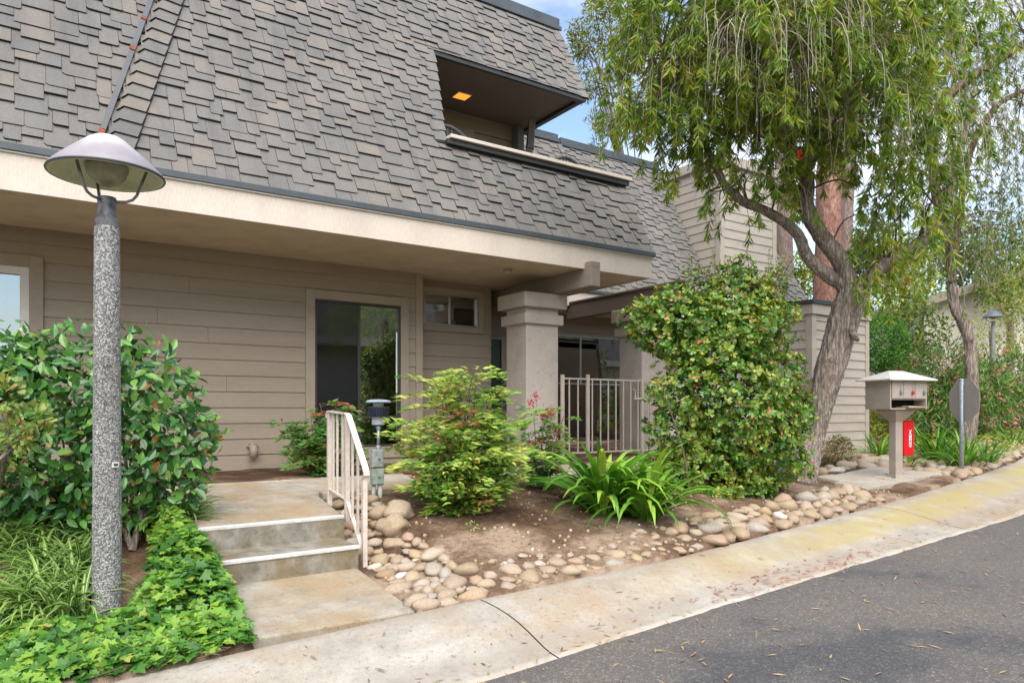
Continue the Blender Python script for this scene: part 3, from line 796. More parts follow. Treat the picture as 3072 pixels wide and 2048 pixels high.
def boards(parent, p0, ux, length, z0, z1, mat, holes=(), exp=0.2, out=None, name="board", joint=None):
    """lapped horizontal boards on a wall that starts at p0 and runs along ux; holes (a0, a1, z0, z1) along the run"""
    ux = Vector(ux).normalized()
    out = Vector(out)
    n = int(math.ceil((z1 - z0) / exp))
    for k in range(n):
        za, zb = z0 + k * exp, min(z1, z0 + (k + 1) * exp)
        cuts = sorted({za, zb} | {h[2] for h in holes if za < h[2] < zb} | {h[3] for h in holes if za < h[3] < zb})
        for ca, cb in zip(cuts[:-1], cuts[1:]):
            if cb - ca < 0.015: continue
            ints = [(0, length)]
            for h in holes:
                if h[2] < cb - 1e-4 and h[3] > ca + 1e-4:
                    new = []
                    for a, b in ints:
                        if h[0] > a: new.append((a, min(b, h[0])))
                        if h[1] < b: new.append((max(a, h[1]), b))
                    ints = [i for i in new if i[1] - i[0] > 0.02]
            if length > 3 and ca == za:
                ints2 = []
                for a, b in ints:
                    c_ = a + (0.35 + 0.5 * ((k * 0.618 + a * .37) % 1.0)) * (b - a)
                    ints2 += [(a, c_ - .0015), (c_ + .0015, b)] if b - a > 2 and k % 3 != 1 else [(a, b)]
                ints = ints2
            for a, b in ints:
                d0 = 0.022 - 0.016 * (ca - za) / exp + (0.0 if ca == za else 0)
                d1 = 0.022 - 0.016 * (cb - za) / exp
                A = p0 + ux * a; B = p0 + ux * b
                def pt(P, z, d): return Vector((P.x, P.y, z)) + out * d
                MB().hexa([pt(A, ca + (.003 if ca == za else 0), d0), pt(B, ca + (.003 if ca == za else 0), d0), pt(B, ca, -0.01), pt(A, ca, -0.01)],
                          [pt(A, cb + .001, d1), pt(B, cb + .001, d1), pt(B, cb + .001, -0.01), pt(A, cb + .001, -0.01)]).build(name, mat, parent)

# front wall
W1 = (-1.45, 0.14, -0.36, 1.69)     # outer trim of the white window
W2 = (3.07, 4.58, -0.68, 1.62)      # outer trim of the big window
wall = MB().box(-4, 4.76, 9.515, 9.62, -0.95, 2.1).build("front_wall", M['siding'], house)
hl = [(W1[0] + 4.03, W1[1] + 3.97, W1[2] + .03, W1[3] - .03), (W2[0] + 4.03, W2[1] + 3.97, W2[2] + .03, W2[3] - .03)]
boards(wall, Vector((-4, 9.5, 0)), (1, 0, 0), 8.70, -0.77, 1.999, M['siding'], hl, 0.2, (0, -1, 0))
MB().box(-4, 4.70, 9.50, 9.515, -0.95, -0.775).build("footing", M['riser'], house)
MB().box(4.70, 4.81, 9.462, 9.60, -0.77, 1.998).build("corner_trim", M['trim'], house, bevel=0.004)
MB().box(4.76, 4.808, 9.60, 9.90, -0.77, 1.998).build("return_wall", M['siding'], house)
# recessed wall
W3 = (4.92, 6.10, 1.22, 1.90)
rw = MB().box(4.79, 6.26, 9.895, 10.0, -0.95, 2.1).build("recessed_wall", M['siding'], house)
boards(rw, Vector((4.81, 9.88, 0)), (1, 0, 0), 1.44, -0.77, 1.998, M['siding'], [(W3[0] - 4.78, W3[1] - 4.84, W3[2] + .03, W3[3] - .03)], 0.2, (0, -1, 0))
MB().box(6.16, 6.28, 10.001, 11.8, -0.95, 2.1).build("return_wall", M['siding'], house)
# rear entry wall
W4 = (8.05, 11.1, -0.74, 1.62)
bw = MB().box(6.1, 17, 11.815, 11.95, -0.95, 2.2).build("entry_wall", M['siding'], house)
boards(bw, Vector((6.3, 11.8, 0)), (1, 0, 0), 8.0, -0.77, 2.0, M['siding'], [(W4[0] - 6.27, W4[1] - 6.33, W4[2], W4[3] - .03), (6.75 - 6.3, 7.72 - 6.3, -.77, 1.4)], 0.2, (0, -1, 0))

def frame_bars(mb, x0, x1, z0, z1, y, w, dep, mi=0, sides="lrtb"):
    if 'l' in sides: mb.box(x0, x0 + w, y - dep, y, z0, z1, mi)
    if 'r' in sides: mb.box(x1 - w, x1, y - dep, y, z0, z1, mi)
    if 't' in sides: mb.box(x0 + w, x1 - w, y - dep, y, z1 - w, z1, mi)
    if 'b' in sides: mb.box(x0 + w, x1 - w, y - dep, y, z0, z0 + w, mi)
    return mb

def window(W, y, tw, frame_mat, sash_x, depth=.13, screens=(), low_z=None, trim_mat=M['trim'], back=None, blind=None, fw=0.035, twb=None, label=None):
    x0, x1, z0, z1 = W
    twb = tw if twb is None else twb
    tr = MB()
    tr.box(x0, x0 + tw, y - .045, y + .02, z0, z1); tr.box(x1 - tw, x1, y - .045, y + .02, z0, z1)
    tr.box(x0 + tw, x1 - tw, y - .042, y + .02, z1 - tw, z1); tr.box(x0 + tw, x1 - tw, y - .042, y + .02, z0, z0 + twb)
    win = tr.build("window", trim_mat, house, bevel=0.004)
    if label: win['label'] = label
    gx0, gx1, gz0, gz1 = x0 + tw, x1 - tw, z0 + twb, z1 - tw
    fb = frame_bars(MB(), gx0, gx1, gz0, gz1, y + .02, fw, .05)
    xs_ = [gx0] + list(sash_x) + [gx1]
    for s in sash_x:
        fb.box(s - fw * .55, s + fw * .55, y - .022, y + .018, (low_z or gz0), gz1 - fw)
    if low_z is not None:
        fb.box(gx0 + fw, gx1 - fw, y - .026, y + .016, low_z - fw * .6, low_z + fw * .6)
    fb.build("window_frame", frame_mat, win, bevel=0.003)
    zr = [(low_z, gz1)] if low_z is not None else [(gz0, gz1)]
    for k, (a, c) in enumerate(zip(xs_[:-1], xs_[1:])):
        for za, zb in zr:
            MB().box(a + .012, c - .012, y + .003 + .012 * (k % 2), y + .007 + .012 * (k % 2), za + .012, zb - .012).build("pane", M['screen'] if k in screens else M['glass'], win)
    if low_z is not None:
        MB().box(gx0 + .012, gx1 - .012, y + .003, y + .007, gz0 + .012, low_z - .012).build("pane", M['glass'], win)
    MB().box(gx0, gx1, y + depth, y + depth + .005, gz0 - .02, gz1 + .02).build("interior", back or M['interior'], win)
    if blind:
        bm = MB()
        for i in range(blind[2]):
            a = blind[0] + (blind[1] - blind[0]) * i / blind[2]
            bm.box(a + .004, a + (blind[1] - blind[0]) / blind[2] - .004, y + .06, y + .066 + .01 * (i % 2), blind[3], blind[4])
        bm.build("blind", M['blind'], win)
    return win
# open the walls where the windows sit: a dark reveal is cut with the interior board; the wall sheet is behind it
wall.data.clear_geometry()
mbw = MB()
for a, c, z0, z1 in ((-4, W1[0] + .1, -.95, 2.1), (W1[1] - .1, W2[0] + .08, -.95, 2.1), (W2[1] - .08, 4.76, -.95, 2.1), (W1[0] + .1, W1[1] - .1, W1[3] - .08, 2.1), (W1[0] + .1, W1[1] - .1, -.95, W1[2] + .05),
                     (W2[0] + .08, W2[1] - .08, W2[3] - .1, 2.1), (W2[0] + .08, W2[1] - .08, -.95, W2[2] + .08)):
    mbw.box(a, c, 9.515, 9.62, z0, z1)
wall.data.from_pydata(np.concatenate(mbw.v).tolist(), [], mbw.f); wall.data.update()
off = Vector(house.location)
for v in wall.data.vertices: v.co = v.co
rw.data.clear_geometry(); mbw = MB()
for a, c, z0, z1 in ((4.79, W3[0] + .08, -.95, 2.1), (W3[1] - .08, 6.26, -.95, 2.1), (W3[0] + .08, W3[1] - .08, W3[3] - .08, 2.1), (W3[0] + .08, W3[1] - .08, -.95, W3[2] + .08)):
    mbw.box(a, c, 9.895, 10.0, z0, z1)
rw.data.from_pydata(np.concatenate(mbw.v).tolist(), [], mbw.f); rw.data.update()
bw.data.clear_geometry(); mbw = MB()
for a, c, z0, z1 in ((6.1, W4[0] + .06, -.95, 2.2), (W4[1] - .06, 17, -.95, 2.2), (W4[0] + .06, W4[1] - .06, W4[3] - .06, 2.2), (W4[0] + .06, W4[1] - .06, -.95, W4[2] + .03)):
    mbw.box(a, c, 11.815, 11.95, z0, z1)
bw.data.from_pydata(np.concatenate(mbw.v).tolist(), [], mbw.f); bw.data.update()

w1 = window(W1, 9.5, 0.13, M['white_frame'], [-0.66], back=M['curtain'], depth=.035, fw=0.085, label="window with a wide white frame and pale sky tinted blind")
window(W2, 9.5, 0.125, M['bronze'], [3.83], screens=(0,), low_z=-0.10, blind=(3.92, 4.40, 5, -0.05, 1.45), fw=0.03, twb=0.16, label="large dark window with two tall panes over a low one")
window(W3, 9.88, 0.10, M['alum'], [5.49], fw=0.022, label="small high sliding window")
window(W4, 11.8, 0.06, M['alum'], [9.72], low_z=0.55, fw=0.022, twb=0.05, label="wide dark patio window behind the gate")
MB().box(6.78, 7.69, 11.79, 11.83, -.74, 1.37).box(6.72, 6.78, 11.76, 11.83, -.74, 1.43, 1).box(7.69, 7.75, 11.76, 11.83, -.74, 1.43, 1).box(6.78, 7.69, 11.76, 11.83, 1.37, 1.43, 1).build("door", [M['door_green'], M['trim']], house)

# soffit, fascia, drip edge
MB().box(-4.5, 7.80, 7.84, 9.95, 2.0, 2.10).box(6.2, 7.80, 9.95, 11.9, 2.0, 2.10).build("soffit", M['soffit'], house)
MB().box(0.57, 7.82, 7.80, 7.838, 1.985, 2.300).box(7.782, 7.818, 7.838, 11.0, 1.985, 2.300).build("fascia", M['fascia'], house, bevel=0.004)
MB().box(-4.5, 0.568, 7.797, 7.838, 1.952, 2.300).build("fascia", M['fascia'], house, bevel=0.004)
MB().box(-4.5, 7.86, 7.755, 7.80, 2.306, 2.372).box(-4.5, 7.85, 7.772, 7.80, 2.290, 2.304, 1).build("drip_edge", [M['flash'], M['white_frame']], house, bevel=0.003)
MB().lathe([(0.0, 0.0), (0.055, 0.0), (0.062, 0.012), (0.062, 0.035)], 14, (5.65, 8.48, 1.962)).lathe([(0.0, -.012), (0.035, -.008), (0.04, 0.01)], 12, (5.65, 8.48, 1.962), 1).build("soffit_light", [M['trim'], M['lamp_under']], house, smooth=False)

# roof deck
def deck(quads, thick, name, mat, y0=7.8):
    mb = MB()
    for (xa0, xb0, ta, xa1, xb1, tb) in quads:
        bot = [rp(xa0, ta, y0), rp(xb0, ta, y0), rp(xb1, tb, y0), rp(xa1, tb, y0)]
        mb.hexa([p - NN * thick for p in bot], bot)
    return mb.build(name, mat, house)
XH = lambda t: 0.70 + 0.287 * (t * 0.8836 - 0.32)
T_OP0, T_OP1, T_TOP = tz(3.60), tz(5.25), tz(6.80)
XL = lambda t: 4.59 + 0.29 * (t - T_OP0) / (T_OP1 - T_OP0)        # left edge of the balcony opening
roof = deck([(XH(0), 7.80, 0, XH(T_OP0), 7.80, T_OP0), (XH(T_OP0), XL(T_OP0), T_OP0, XH(T_OP1), XL(T_OP1), T_OP1), (XH(T_OP1), 7.80, T_OP1, XH(T_TOP), 7.80, T_TOP)], 0.10, "roof", M['shingle'])
roof_left = MB().hexa([rp(-4.5, 0, h=-.22), rp(XH(0) + .15, 0, h=-.22), rp(XH(T_TOP) + .15, T_TOP, h=-.22), rp(-4.5, T_TOP, h=-.22)],
                      [rp(-4.5, 0, h=-.09), rp(XH(0) + .15, 0, h=-.09), rp(XH(T_TOP) + .15, T_TOP, h=-.09), rp(-4.5, T_TOP, h=-.09)]).build("roof", M['shingle'], house)
MB().box(-4.5, 7.74, 10.35, 15, 5.34, 6.78).box(-4.5, 4.4, 9.55, 15, 2.5, 5.3).box(4.5, 7.55, 11.12, 15, 2.0, 5.3).box(-4.5, 4.5, 8.6, 9.2, 2.12, 3.5).build("upper_storey", M['siding'], house)
MB().box(4.5, 7.55, 8.02, 11.1, 2.12, 2.6).build("balcony_floor", M['riser'], house)
roof2 = deck([(7.2, 13.08, 0, 7.2, 13.08, tz(6.05)), (15.12, 17.0, 0, 15.12, 16.0, tz(6.05))], 0.10, "roof", M['shingle'], 10.9)
MB().box(7.5, 16, 12.95, 17, 2.0, 6.0).build("rear_storey", M['siding'], house)
roof2['label'] = "roof of the rear wing set further back"
roof_left['label'] = "roof slope left of the sloping ridge"

# shingles: one mesh per shape, laid in a loop
def tab_mesh(k):
    c = 0.09
    prof = [(c, 0), (1, 0), (1, 1), (0, 1), (0, 0.06)] if k == 0 else ([(0, 0), (1 - c, 0), (1, .05), (1, 1), (0, 1)] if k == 1 else [(0, 0), (1, 0), (1, 1), (0, 1)])
    mb = MB()
    top = [(x, t, 1 - t) for x, t in prof]
    bot = [(x, t, -0.15) for x, t in prof]
    n = len(prof)
    mb.add(bot + top, [tuple(range(n, 2 * n))] + [(i, (i + 1) % n, n + (i + 1) % n, n + i) for i in range(n)])
    me = bpy.data.meshes.new("shingle")
    me.from_pydata(np.concatenate(mb.v).tolist(), [], mb.f)
    me.materials.append(M['shingle']); me.materials.append(M['shingle_shade_edge'])
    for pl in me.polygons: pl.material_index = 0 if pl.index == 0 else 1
    return me, np.concatenate(mb.v), mb.f
TABS = [tab_mesh(k) for k in range(3)]
SHR = random.Random(5)
def lay(y0, h0, xa, xb, t_end, hole=None, e=0.20):
    """list of (x, t, w, L, th, variant)"""
    out = []
    nrow = int(t_end / e) + 1
    for r_ in range(nrow):
        t = r_ * e - 0.03
        x = xa(max(t, 0)) - SHR.random() * 0.25
        high = SHR.random() < 0.5
        while x < xb(max(t, 0)):
            w = SHR.choice((0.14, 0.18, 0.215, 0.25, 0.29)) * SHR.uniform(0.92, 1.08)
            off = 0.088 + SHR.uniform(-.008, .008) if high else SHR.uniform(-.006, .006)
            high = not high if SHR.random() < 0.86 else high
            if r_ == 0: off = 0
            ta = max(0.0, t + off); tb = min(t + 2.1 * e, t_end + .02)
            x0, x1 = max(x, xa(ta) - .02), min(x + w - .004, xb(ta))
            x += w
            if x1 - x0 < .04 or tb - ta < .06: continue
            th = SHR.uniform(.030, .042)
            if hole:
                h0_, h1_, hx = hole
                xl = hx(min(max(ta, h0_), h1_)) - .03
                if tb > h0_ and ta < h1_ and x1 > xl:
                    if ta < h0_: tb = min(tb, h0_) if x1 > xl else tb
                    elif tb > h1_ + .05 and x0 > xl - .05: ta = max(ta, h1_)
                    elif x0 < xl - .05: x1 = xl
                    else: continue
                    if tb - ta < .05: continue
            out.append((x0, ta, x1 - x0, tb - ta, th, SHR.choice((0, 0, 1, 2, 2)), y0, h0))
    return out
main_tabs = lay(7.8, 0.0, XH, lambda t: 7.80, T_TOP, (T_OP0, T_OP1, XL))
left_tabs = lay(7.8, -0.09, lambda t: -3.2, lambda t: XH(t) + .02, tz(5.6))
rear_tabs = lay(10.9, 0.0, lambda t: 7.3, lambda t: 13.06, tz(6.05), e=0.19) + lay(10.9, 0.0, lambda t: 15.14, lambda t: 17.0 - t * .24, tz(6.05), e=0.19)
ROT = math.asin(0.8836)
RX = Matrix(((1, 0, 0), (0, 0.4683, -0.8836), (0, 0.8836, 0.4683)))   # local (x, t, h) to world
def in_view(p, mar=40):
    d = depth_of(p)
    if d < 0.5: return False
    lat = FY * p[0] - FX * p[1]
    u = (1536 + lat / d * 2150) * 2352 / 3072; v = (1229 - p[2] / d * 2150) * 2352 / 3072
    return -mar < u < 2352 + mar and -mar < v < 1568 + mar
def tab_score(s):
    p = rp(s[0] + s[2] / 2, s[1], s[6], s[7])
    return s[2] * min(s[3], .2) / depth_of(p) ** 2 if in_view(p, -10) else 0
alltabs = sorted([(s, r_) for lst, r_ in ((main_tabs, roof), (left_tabs, roof_left), (rear_tabs, roof2)) for s in lst], key=lambda q: -tab_score(q[0]))
hl_ = Vector(house.location)
rest = {}
for i, (s, r_) in enumerate(alltabs):
    x, t, w, L, th, k, y0, h0 = s
    base = rp(x, t, y0, h0)
    if i < 300:
        o = bpy.data.objects.new("shingle", TABS[k][0])
        o.parent = r_
        o.location = base - hl_ - (Vector(r_.location))
        o.rotation_euler = (ROT, 0, 0)
        o.scale = (w, L, th)
        C.objects.link(o)
    else:
        mb = rest.setdefault(r_.name, (MB(), r_))[0]
        v = TABS[k][1] * np.array([w, L, th])
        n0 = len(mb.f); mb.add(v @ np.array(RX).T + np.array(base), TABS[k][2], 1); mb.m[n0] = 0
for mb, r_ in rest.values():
    tag(mb.build("shingles", [M['shingle'], M['shingle_shade_edge']], r_), kind="stuff")

# bent cap shingles along edges
def caps(parent, p_of, s0, s1, wing_a, wing_b, wa=0.16, wb=0.16, e=0.2):
    """p_of(s) point on the edge, wings: unit directions of the two sides"""
    n = int((s1 - s0) / e)
    wing_a, wing_b = Vector(wing_a).normalized(), Vector(wing_b).normalized()
    up = -(wing_a + wing_b)
    up = up.normalized() if up.length > 0.2 else NN
    if up.dot(NN) < 0: up = -up
    for k in range(n):
        a, b_ = s0 + k * e, min(s0 + (k + 1.5) * e, s1)
        A, B = p_of(a), p_of(b_)
        l0, l1, t0 = 0.046, 0.010, 0.016
        def strip(P, lift): return [P + wing_a * wa + up * lift, P + up * (lift + .028), P + wing_b * wb + up * lift]
        lo, hi = strip(A, l0), strip(B, l1)
        lo2, hi2 = [p - up * (t0 + .012) for p in lo], [p - up * t0 for p in hi]
        MB().add(lo + hi + lo2 + hi2, [(0, 1, 4, 3), (1, 2, 5, 4), (6, 9, 10, 7), (7, 10, 11, 8), (0, 6, 7, 1), (1, 7, 8, 2), (0, 3, 9, 6), (2, 8, 11, 5), (3, 4, 10, 9), (4, 5, 11, 10)]).build("ridge_cap", [M['shingle'], M['shingle_shade_edge']], parent)
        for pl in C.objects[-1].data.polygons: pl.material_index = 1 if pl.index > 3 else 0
caps(roof, lambda t: rp(XH(t) + .02, t, h=.03), 0.0, T_TOP, (-0.62, 0.62, -0.22), (1, 0, 0), 0.15, 0.19, 0.185)
caps(roof, lambda t: rp(7.80, t), 0.0, T_OP0 - .02, (-1, 0, 0), (0.1, 1, -.2), 0.15, 0.05)
caps(roof, lambda t: rp(7.80, t), T_OP1 + .0, T_TOP, (-1, 0, 0), (0.1, 1, -.2), 0.15, 0.05)
caps(roof, lambda t: rp(XL(t), t), T_OP0 - .03, T_OP1, (-1, 0, 0), (0.1, 1, -.2), 0.15, 0.04)
caps(roof2, lambda t: rp(9.97, t, 10.9, .01), tz(5.0), tz(6.05), (-1, 0, 0), (1, 0.3, -.2), 0.1, 0.06)
mbf = MB()
for k in range(24):
    a, c = k * T_TOP / 24, (k + 1) * T_TOP / 24
    mbf.obox(rp(XH(a) - .115, a, h=.01), rp(XH(c) - .115, c, h=.01), 0.05, 0.05, NN)
mbf.build("valley_flashing", M['flash'], roof)
MB().obox(rp(XH(0.25) - .115, 0.25, h=.04), rp(XH(.42) - .115, .42, h=.04), 0.052, 0.012, NN).obox(rp(XH(1.66) - .115, 1.66, h=.04), rp(XH(1.72) - .115, 1.72, h=.04), 0.052, 0.012, NN).obox(rp(XH(2.2) - .115, 2.2, h=.04), rp(XH(2.25) - .115, 2.25, h=.04), 0.052, 0.012, NN).build("rust_stain", plain('orange_rust', (0.22, 0.06, 0.03), 0.9, 0.3, 40, 90, 0), roof)
# roof edge flashings
def topflash(x0, x1, z, y0, parent, h=.16):
    p = rp(0, tz(z), y0)
    MB().box(x0, x1, p.y - .045, p.y + .5, p.z - .02, p.z + h).box(x0, x1 + .02, p.y - .085, p.y - .045, p.z - .05, p.z + .015).build("roof_flashing", M['flash'], parent, bevel=0.004)
topflash(-4.5, 7.86, 6.80, 7.8, roof, .17)
topflash(7.6, 9.93, 6.08, 10.9, roof2, .14)
topflash(9.98, 13.1, 6.02, 10.9, roof2, .14)
# balcony
MB().box(4.63, 7.88, 8.29, 8.66, 3.600, 3.648).build("parapet_cap", M['fascia'], house, bevel=0.006)
MB().box(4.60, 7.86, 8.33, 8.40, 3.53, 3.597).build("parapet_flashing", M['flash_dark'], house, bevel=0.004)
pc = rp(0, T_OP1)
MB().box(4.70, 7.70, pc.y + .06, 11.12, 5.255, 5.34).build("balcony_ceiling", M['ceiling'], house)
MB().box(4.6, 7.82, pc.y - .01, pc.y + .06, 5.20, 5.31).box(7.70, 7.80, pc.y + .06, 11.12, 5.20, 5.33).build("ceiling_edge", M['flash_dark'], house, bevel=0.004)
uw = MB().box(4.4, 7.46, 11.07, 11.2, 2.6, 5.26).build("balcony_wall", M['siding'], house)
boards(uw, Vector((4.5, 11.05, 0)), (1, 0, 0), 2.95, 3.05, 5.254, M['siding'], [(0, 2.08, 2, 4.98)], 0.24, (0, -1, 0))
wv = MB().box(4.6, 6.50, 10.98, 11.06, 4.72, 4.98).box(6.35, 6.60, 10.975, 11.06, 3.0, 4.978).build("window", M['trim'], house, bevel=.004)
wv['label'] = "dark balcony window under the lit ceiling"
MB().box(4.6, 6.35, 11.0, 11.03, 3.0, 4.72).box(6.27, 6.35, 10.985, 11.0, 3.0, 4.72).build("window_frame", M['bronze'], wv)
MB().box(4.6, 6.27, 10.99, 10.995, 3.0, 4.70).build("pane", M['glass'], wv)
MB().box(7.46, 7.60, 10.86, 11.2, 2.6, 5.2).build("corner_trim", M['shingle'], house)
caps(roof, lambda t: Vector((7.50, 10.82 - (t * .2), 3.2 + t)), 0.0, 2.0, (-1, .2, 0), (.8, .6, 0), 0.09, 0.1, 0.5)
lt = MB().box(5.88, 6.14, 10.28, 10.52, 5.235, 5.253).build("balcony_light", M['white_frame'], house)
MB().box(5.90, 6.12, 10.30, 10.50, 5.228, 5.234).build("lens", M['lit'], lt)
# beam, pillars, trellis beam
MB().box(6.50, 6.67, 7.66, 10.9, 1.73, 1.998).box(6.50, 6.67, 7.66, 7.797, 1.998, 2.075).build("beam", M['beam'], house, bevel=0.006)
def pillar(x0, x1, y0, y1, zt):
    p = MB().box(x0, x1, y0, y1, -0.85, zt - .01).build("pillar", M['stucco'], house, bevel=0.018)
    q = MB().box(x0 - .10, x1 + .10, y0 - .10, y1 + .10, zt - .22, zt).build("pillar_cap", M['stucco'], p, bevel=0.018)
    MB().box(x0 - .06, x1 + .06, y0 - .06, y1 + .06, zt - .46, zt - .305).build("pillar_band", M['stucco'], p, bevel=0.018)
    return p
pillar(6.05, 6.64, 8.58, 9.12, 1.725)
pillar(8.42, 8.98, 8.62, 9.18, 1.70)
MB().box(8.70, 8.86, 8.0, 11.0, 1.76, 2.045).box(8.66, 8.90, 7.98, 11.0, 2.049, 2.085).build("trellis_beam", M['beam_dark'], house, bevel=0.006)
MB().box(7.9, 13.1, 10.86, 10.9, 2.02, 2.30).box(15.1, 17, 10.86, 10.9, 2.02, 2.30).build("fascia", M['fascia'], house)
MB().box(7.9, 17, 10.82, 10.86, 2.306, 2.36).build("drip_edge", M['flash'], house)
MB().box(7.9, 17, 10.9, 11.9, 2.0, 2.06).build("soffit", M['soffit'], house)
# chimney
ch = MB().box(13.12, 15.08, 10.92, 12.6, 0, 5.62).build("chimney", M['siding_light'], house)
boards(ch, Vector((13.12, 12.6, 0)), (0, -1, 0), 1.6, 2.1, 5.62, M['siding_light'], (), 0.206, (-1, 0, 0))
boards(ch, Vector((13.2, 10.92, 0)), (1, 0, 0), 1.8, 2.1, 5.62, M['siding_light'], (), 0.206, (0, -1, 0))
for x, y in ((13.08, 10.88), (15.0, 10.88)):
    MB().box(x, x + .14, y, y + .14, 1.9, 5.62).build("corner_trim", M['siding_light'], ch, bevel=.004)
MB().box(13.02, 15.2, 10.82, 12.7, 5.62, 5.84).build("chimney_cap", M['siding_light'], ch, bevel=.01)
# wall vent
MB().tube([(2.38, 9.50, -.47), (2.38, 9.43, -.465), (2.38, 9.40, -.50), (2.38, 9.395, -.60)], .052, 12).lathe([(.075, 0), (.075, .01), (.055, .014)], 12, (2.38, 9.48, -.47)).build("wall_vent", M['siding'], house, smooth=True)
# balcony chairs: the arched tops of their backs show over the parapet
for i, (x, y, rz, lab) in enumerate(((4.95, 8.95, 0.2, "dark wicker chair at the left end of the balcony parapet"), (7.15, 9.0, 0.1, "dark wicker chair at the right end of the balcony parapet"))):
    t = thing("balcony_chair", lab, "chair", (x, y, 2.6), "chairs on the balcony")
    sc = []
    back = MB()
    arc = [(x - .42 + .84 * k / 12, y - .02 + .05 * math.sin(math.pi * k / 12), 3.80 + .24 * math.sin(math.pi * k / 12)) for k in range(13)]
    back.tube(arc, .028, 8).build("back_rim", M['wicker'], t, smooth=True)
    slats = MB()
    for k in range(1, 12):
        slats.obox((arc[k][0], arc[k][1], 3.05), arc[k], .03, .012, (0, 1, 0))
    slats.build("backrest", M['wicker'], t)
    MB().box(x - .40, x + .40, y - .02, y + .5, 2.98, 3.06).build("seat", M['wicker'], t)
    for a in (-.36, .36):
        for b_ in (.02, .46):
            MB().tube([(x + a, y + b_, 2.6), (x + a, y + b_, 2.99)], .02, 6).build("leg", M['wicker'], t)
# ------------------------------------------------------------------ lamp posts
def lamp_post(x, y, zg, label, k=1.0, group=None, full=True):
    t = thing("lamp_post", label, "lamp post", (x, y, zg), group)
    prof = [(0.0795, -0.1), (0.0785, 0.0), (0.070, 1.6), (0.0665, 2.28), (0.062, 2.318)]
    MB().lathe([(r, z) for r, z in prof] + [(0.0, 2.318)], 40).build("shaft", M['aggregate'], None, smooth=True)
    o = C.objects[-1]; o.parent = t
    if full:
        bx = MB().box(-0.018, 0.018, -0.008, 0.0, -0.016, 0.016).box(-0.012, 0.012, -0.0095, -0.008, -0.007, 0.007, 1).build("tag_plate", [M['pvc'], M['bronze']])
        bx.parent = t
        a = math.radians(-62)
        bx.location = (0.0735 * math.cos(a), 0.0825 * math.sin(a), 0.93)
        bx.rotation_euler = (0, 0, a + math.pi / 2)
    o = MB().lathe([(0.055, 2.30), (0.064, 2.305), (0.064, 2.345), (0.052, 2.362), (0.050, 2.362), (0.050, 2.47), (0.047, 2.478), (0.0, 2.478)], 28).build("collar", M['rust'], None, smooth=False)
    o.parent = t
    for kk in range(3):
        a = math.radians(100 + 120 * kk)
        c, s = math.cos(a), math.sin(a)
        pts = [(0.04, 2.455), (0.10, 2.458), (0.135, 2.472), (0.158, 2.50), (0.215, 2.655)]
        arm = MB().tube([(r * c, r * s, z) for r, z in pts], 0.0085, 8).build("arm", M['rust'], None, smooth=True)
        arm.parent = t
    sh = MB().lathe([(0.0, 2.842), (0.035, 2.838), (0.07, 2.826), (0.10, 2.808), (0.16, 2.757), (0.24, 2.686), (0.290, 2.636), (0.302, 2.618), (0.305, 2.604), (0.302, 2.600), (0.294, 2.604), (0.290, 2.612)], 64)
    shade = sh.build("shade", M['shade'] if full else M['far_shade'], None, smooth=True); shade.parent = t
    rim = MB().lathe([(0.306, 2.600), (0.309, 2.606), (0.306, 2.613)], 64).build("rim_gasket", M['black'], None, smooth=True); rim.parent = shade
    un = MB().lathe([(0.299, 2.604), (0.292, 2.600), (0.274, 2.604), (0.260, 2.625), (0.19, 2.655), (0.10, 2.668), (0.0, 2.67)], 64).build("reflector", M['lamp_under'], None, smooth=True); un.parent = shade
    gl = MB().lathe([(0.0, 2.545), (0.03, 2.548), (0.065, 2.565), (0.095, 2.595), (0.112, 2.630), (0.116, 2.652)], 32).build("globe", M['lamp_glass'], None, smooth=True); gl.parent = t
    return t
lamp_post(0.38, 4.77, -1.245, "pebbled concrete lamp post with a weathered conical shade rising from the ivy beside the steps", group="lamp posts")
pl = U(2281, 800, 24.0)
lamp_post(pl.x, pl.y, 3.33 - 2.842 + 0.0, "far lamp post with dark grey shade behind the pink flowering shrubs", group="lamp posts", full=False)

# ------------------------------------------------------------------ handrail by the steps
hr = thing("handrail", "cream painted steel handrail on the right side of the front steps", "handrail", (2.09, 5.4, -1.0))
ry, rm, rf = 5.81, 5.41, 5.06
XR = 2.085
for yy, z0, z1 in ((ry, -0.80, -0.022), (rm, -0.88, -0.045), (rf, -1.24, -0.505)):
    MB().box(XR - .018, XR + .018, yy - .02, yy + .02, z0, z1).build("post", M['cream_metal'], hr, bevel=.004)
tr_ = MB()
tpts = [(ry + .03, -.06), (ry + .025, -.03), (ry + .005, -.014), (rm + .01, -.030), (rm - .03, -.046), (rf - .01, -.425), (rf - .035, -.462), (rf - .038, -.485), (rf - .02, -.505), (rf + .01, -.51)]
for (a, za), (b_, zb) in zip(tpts[:-1], tpts[1:]):
    d = Vector((0, b_ - a, zb - za)).normalized() * .004
    tr_.obox(Vector((XR, a, za)) - d, Vector((XR, b_, zb)) + d, .048, .011, (0, .3, 1))
tr_.build("top_rail", M['cream_metal'], hr)
MB().obox((XR, ry, -.655), (XR, rm, -.71), .03, .011).obox((XR, rm, -.71), (XR, rf + .01, -1.08), .03, .011).build("bottom_rail", M['cream_metal'], hr)
for yy in (5.72, 5.63, 5.54 - .03, 5.30, 5.19):
    if yy > rm:
        z0 = -.655 - (ry - yy) * .14; z1 = -.02 - (ry - yy) * .05
    else:
        z0 = -.71 - (rm - yy) * 1.057; z1 = -.05 - (rm - yy) * 1.08
    MB().box(XR - .008, XR + .008, yy - .008, yy + .008, z0, z1).build("baluster", M['cream_metal'], hr)

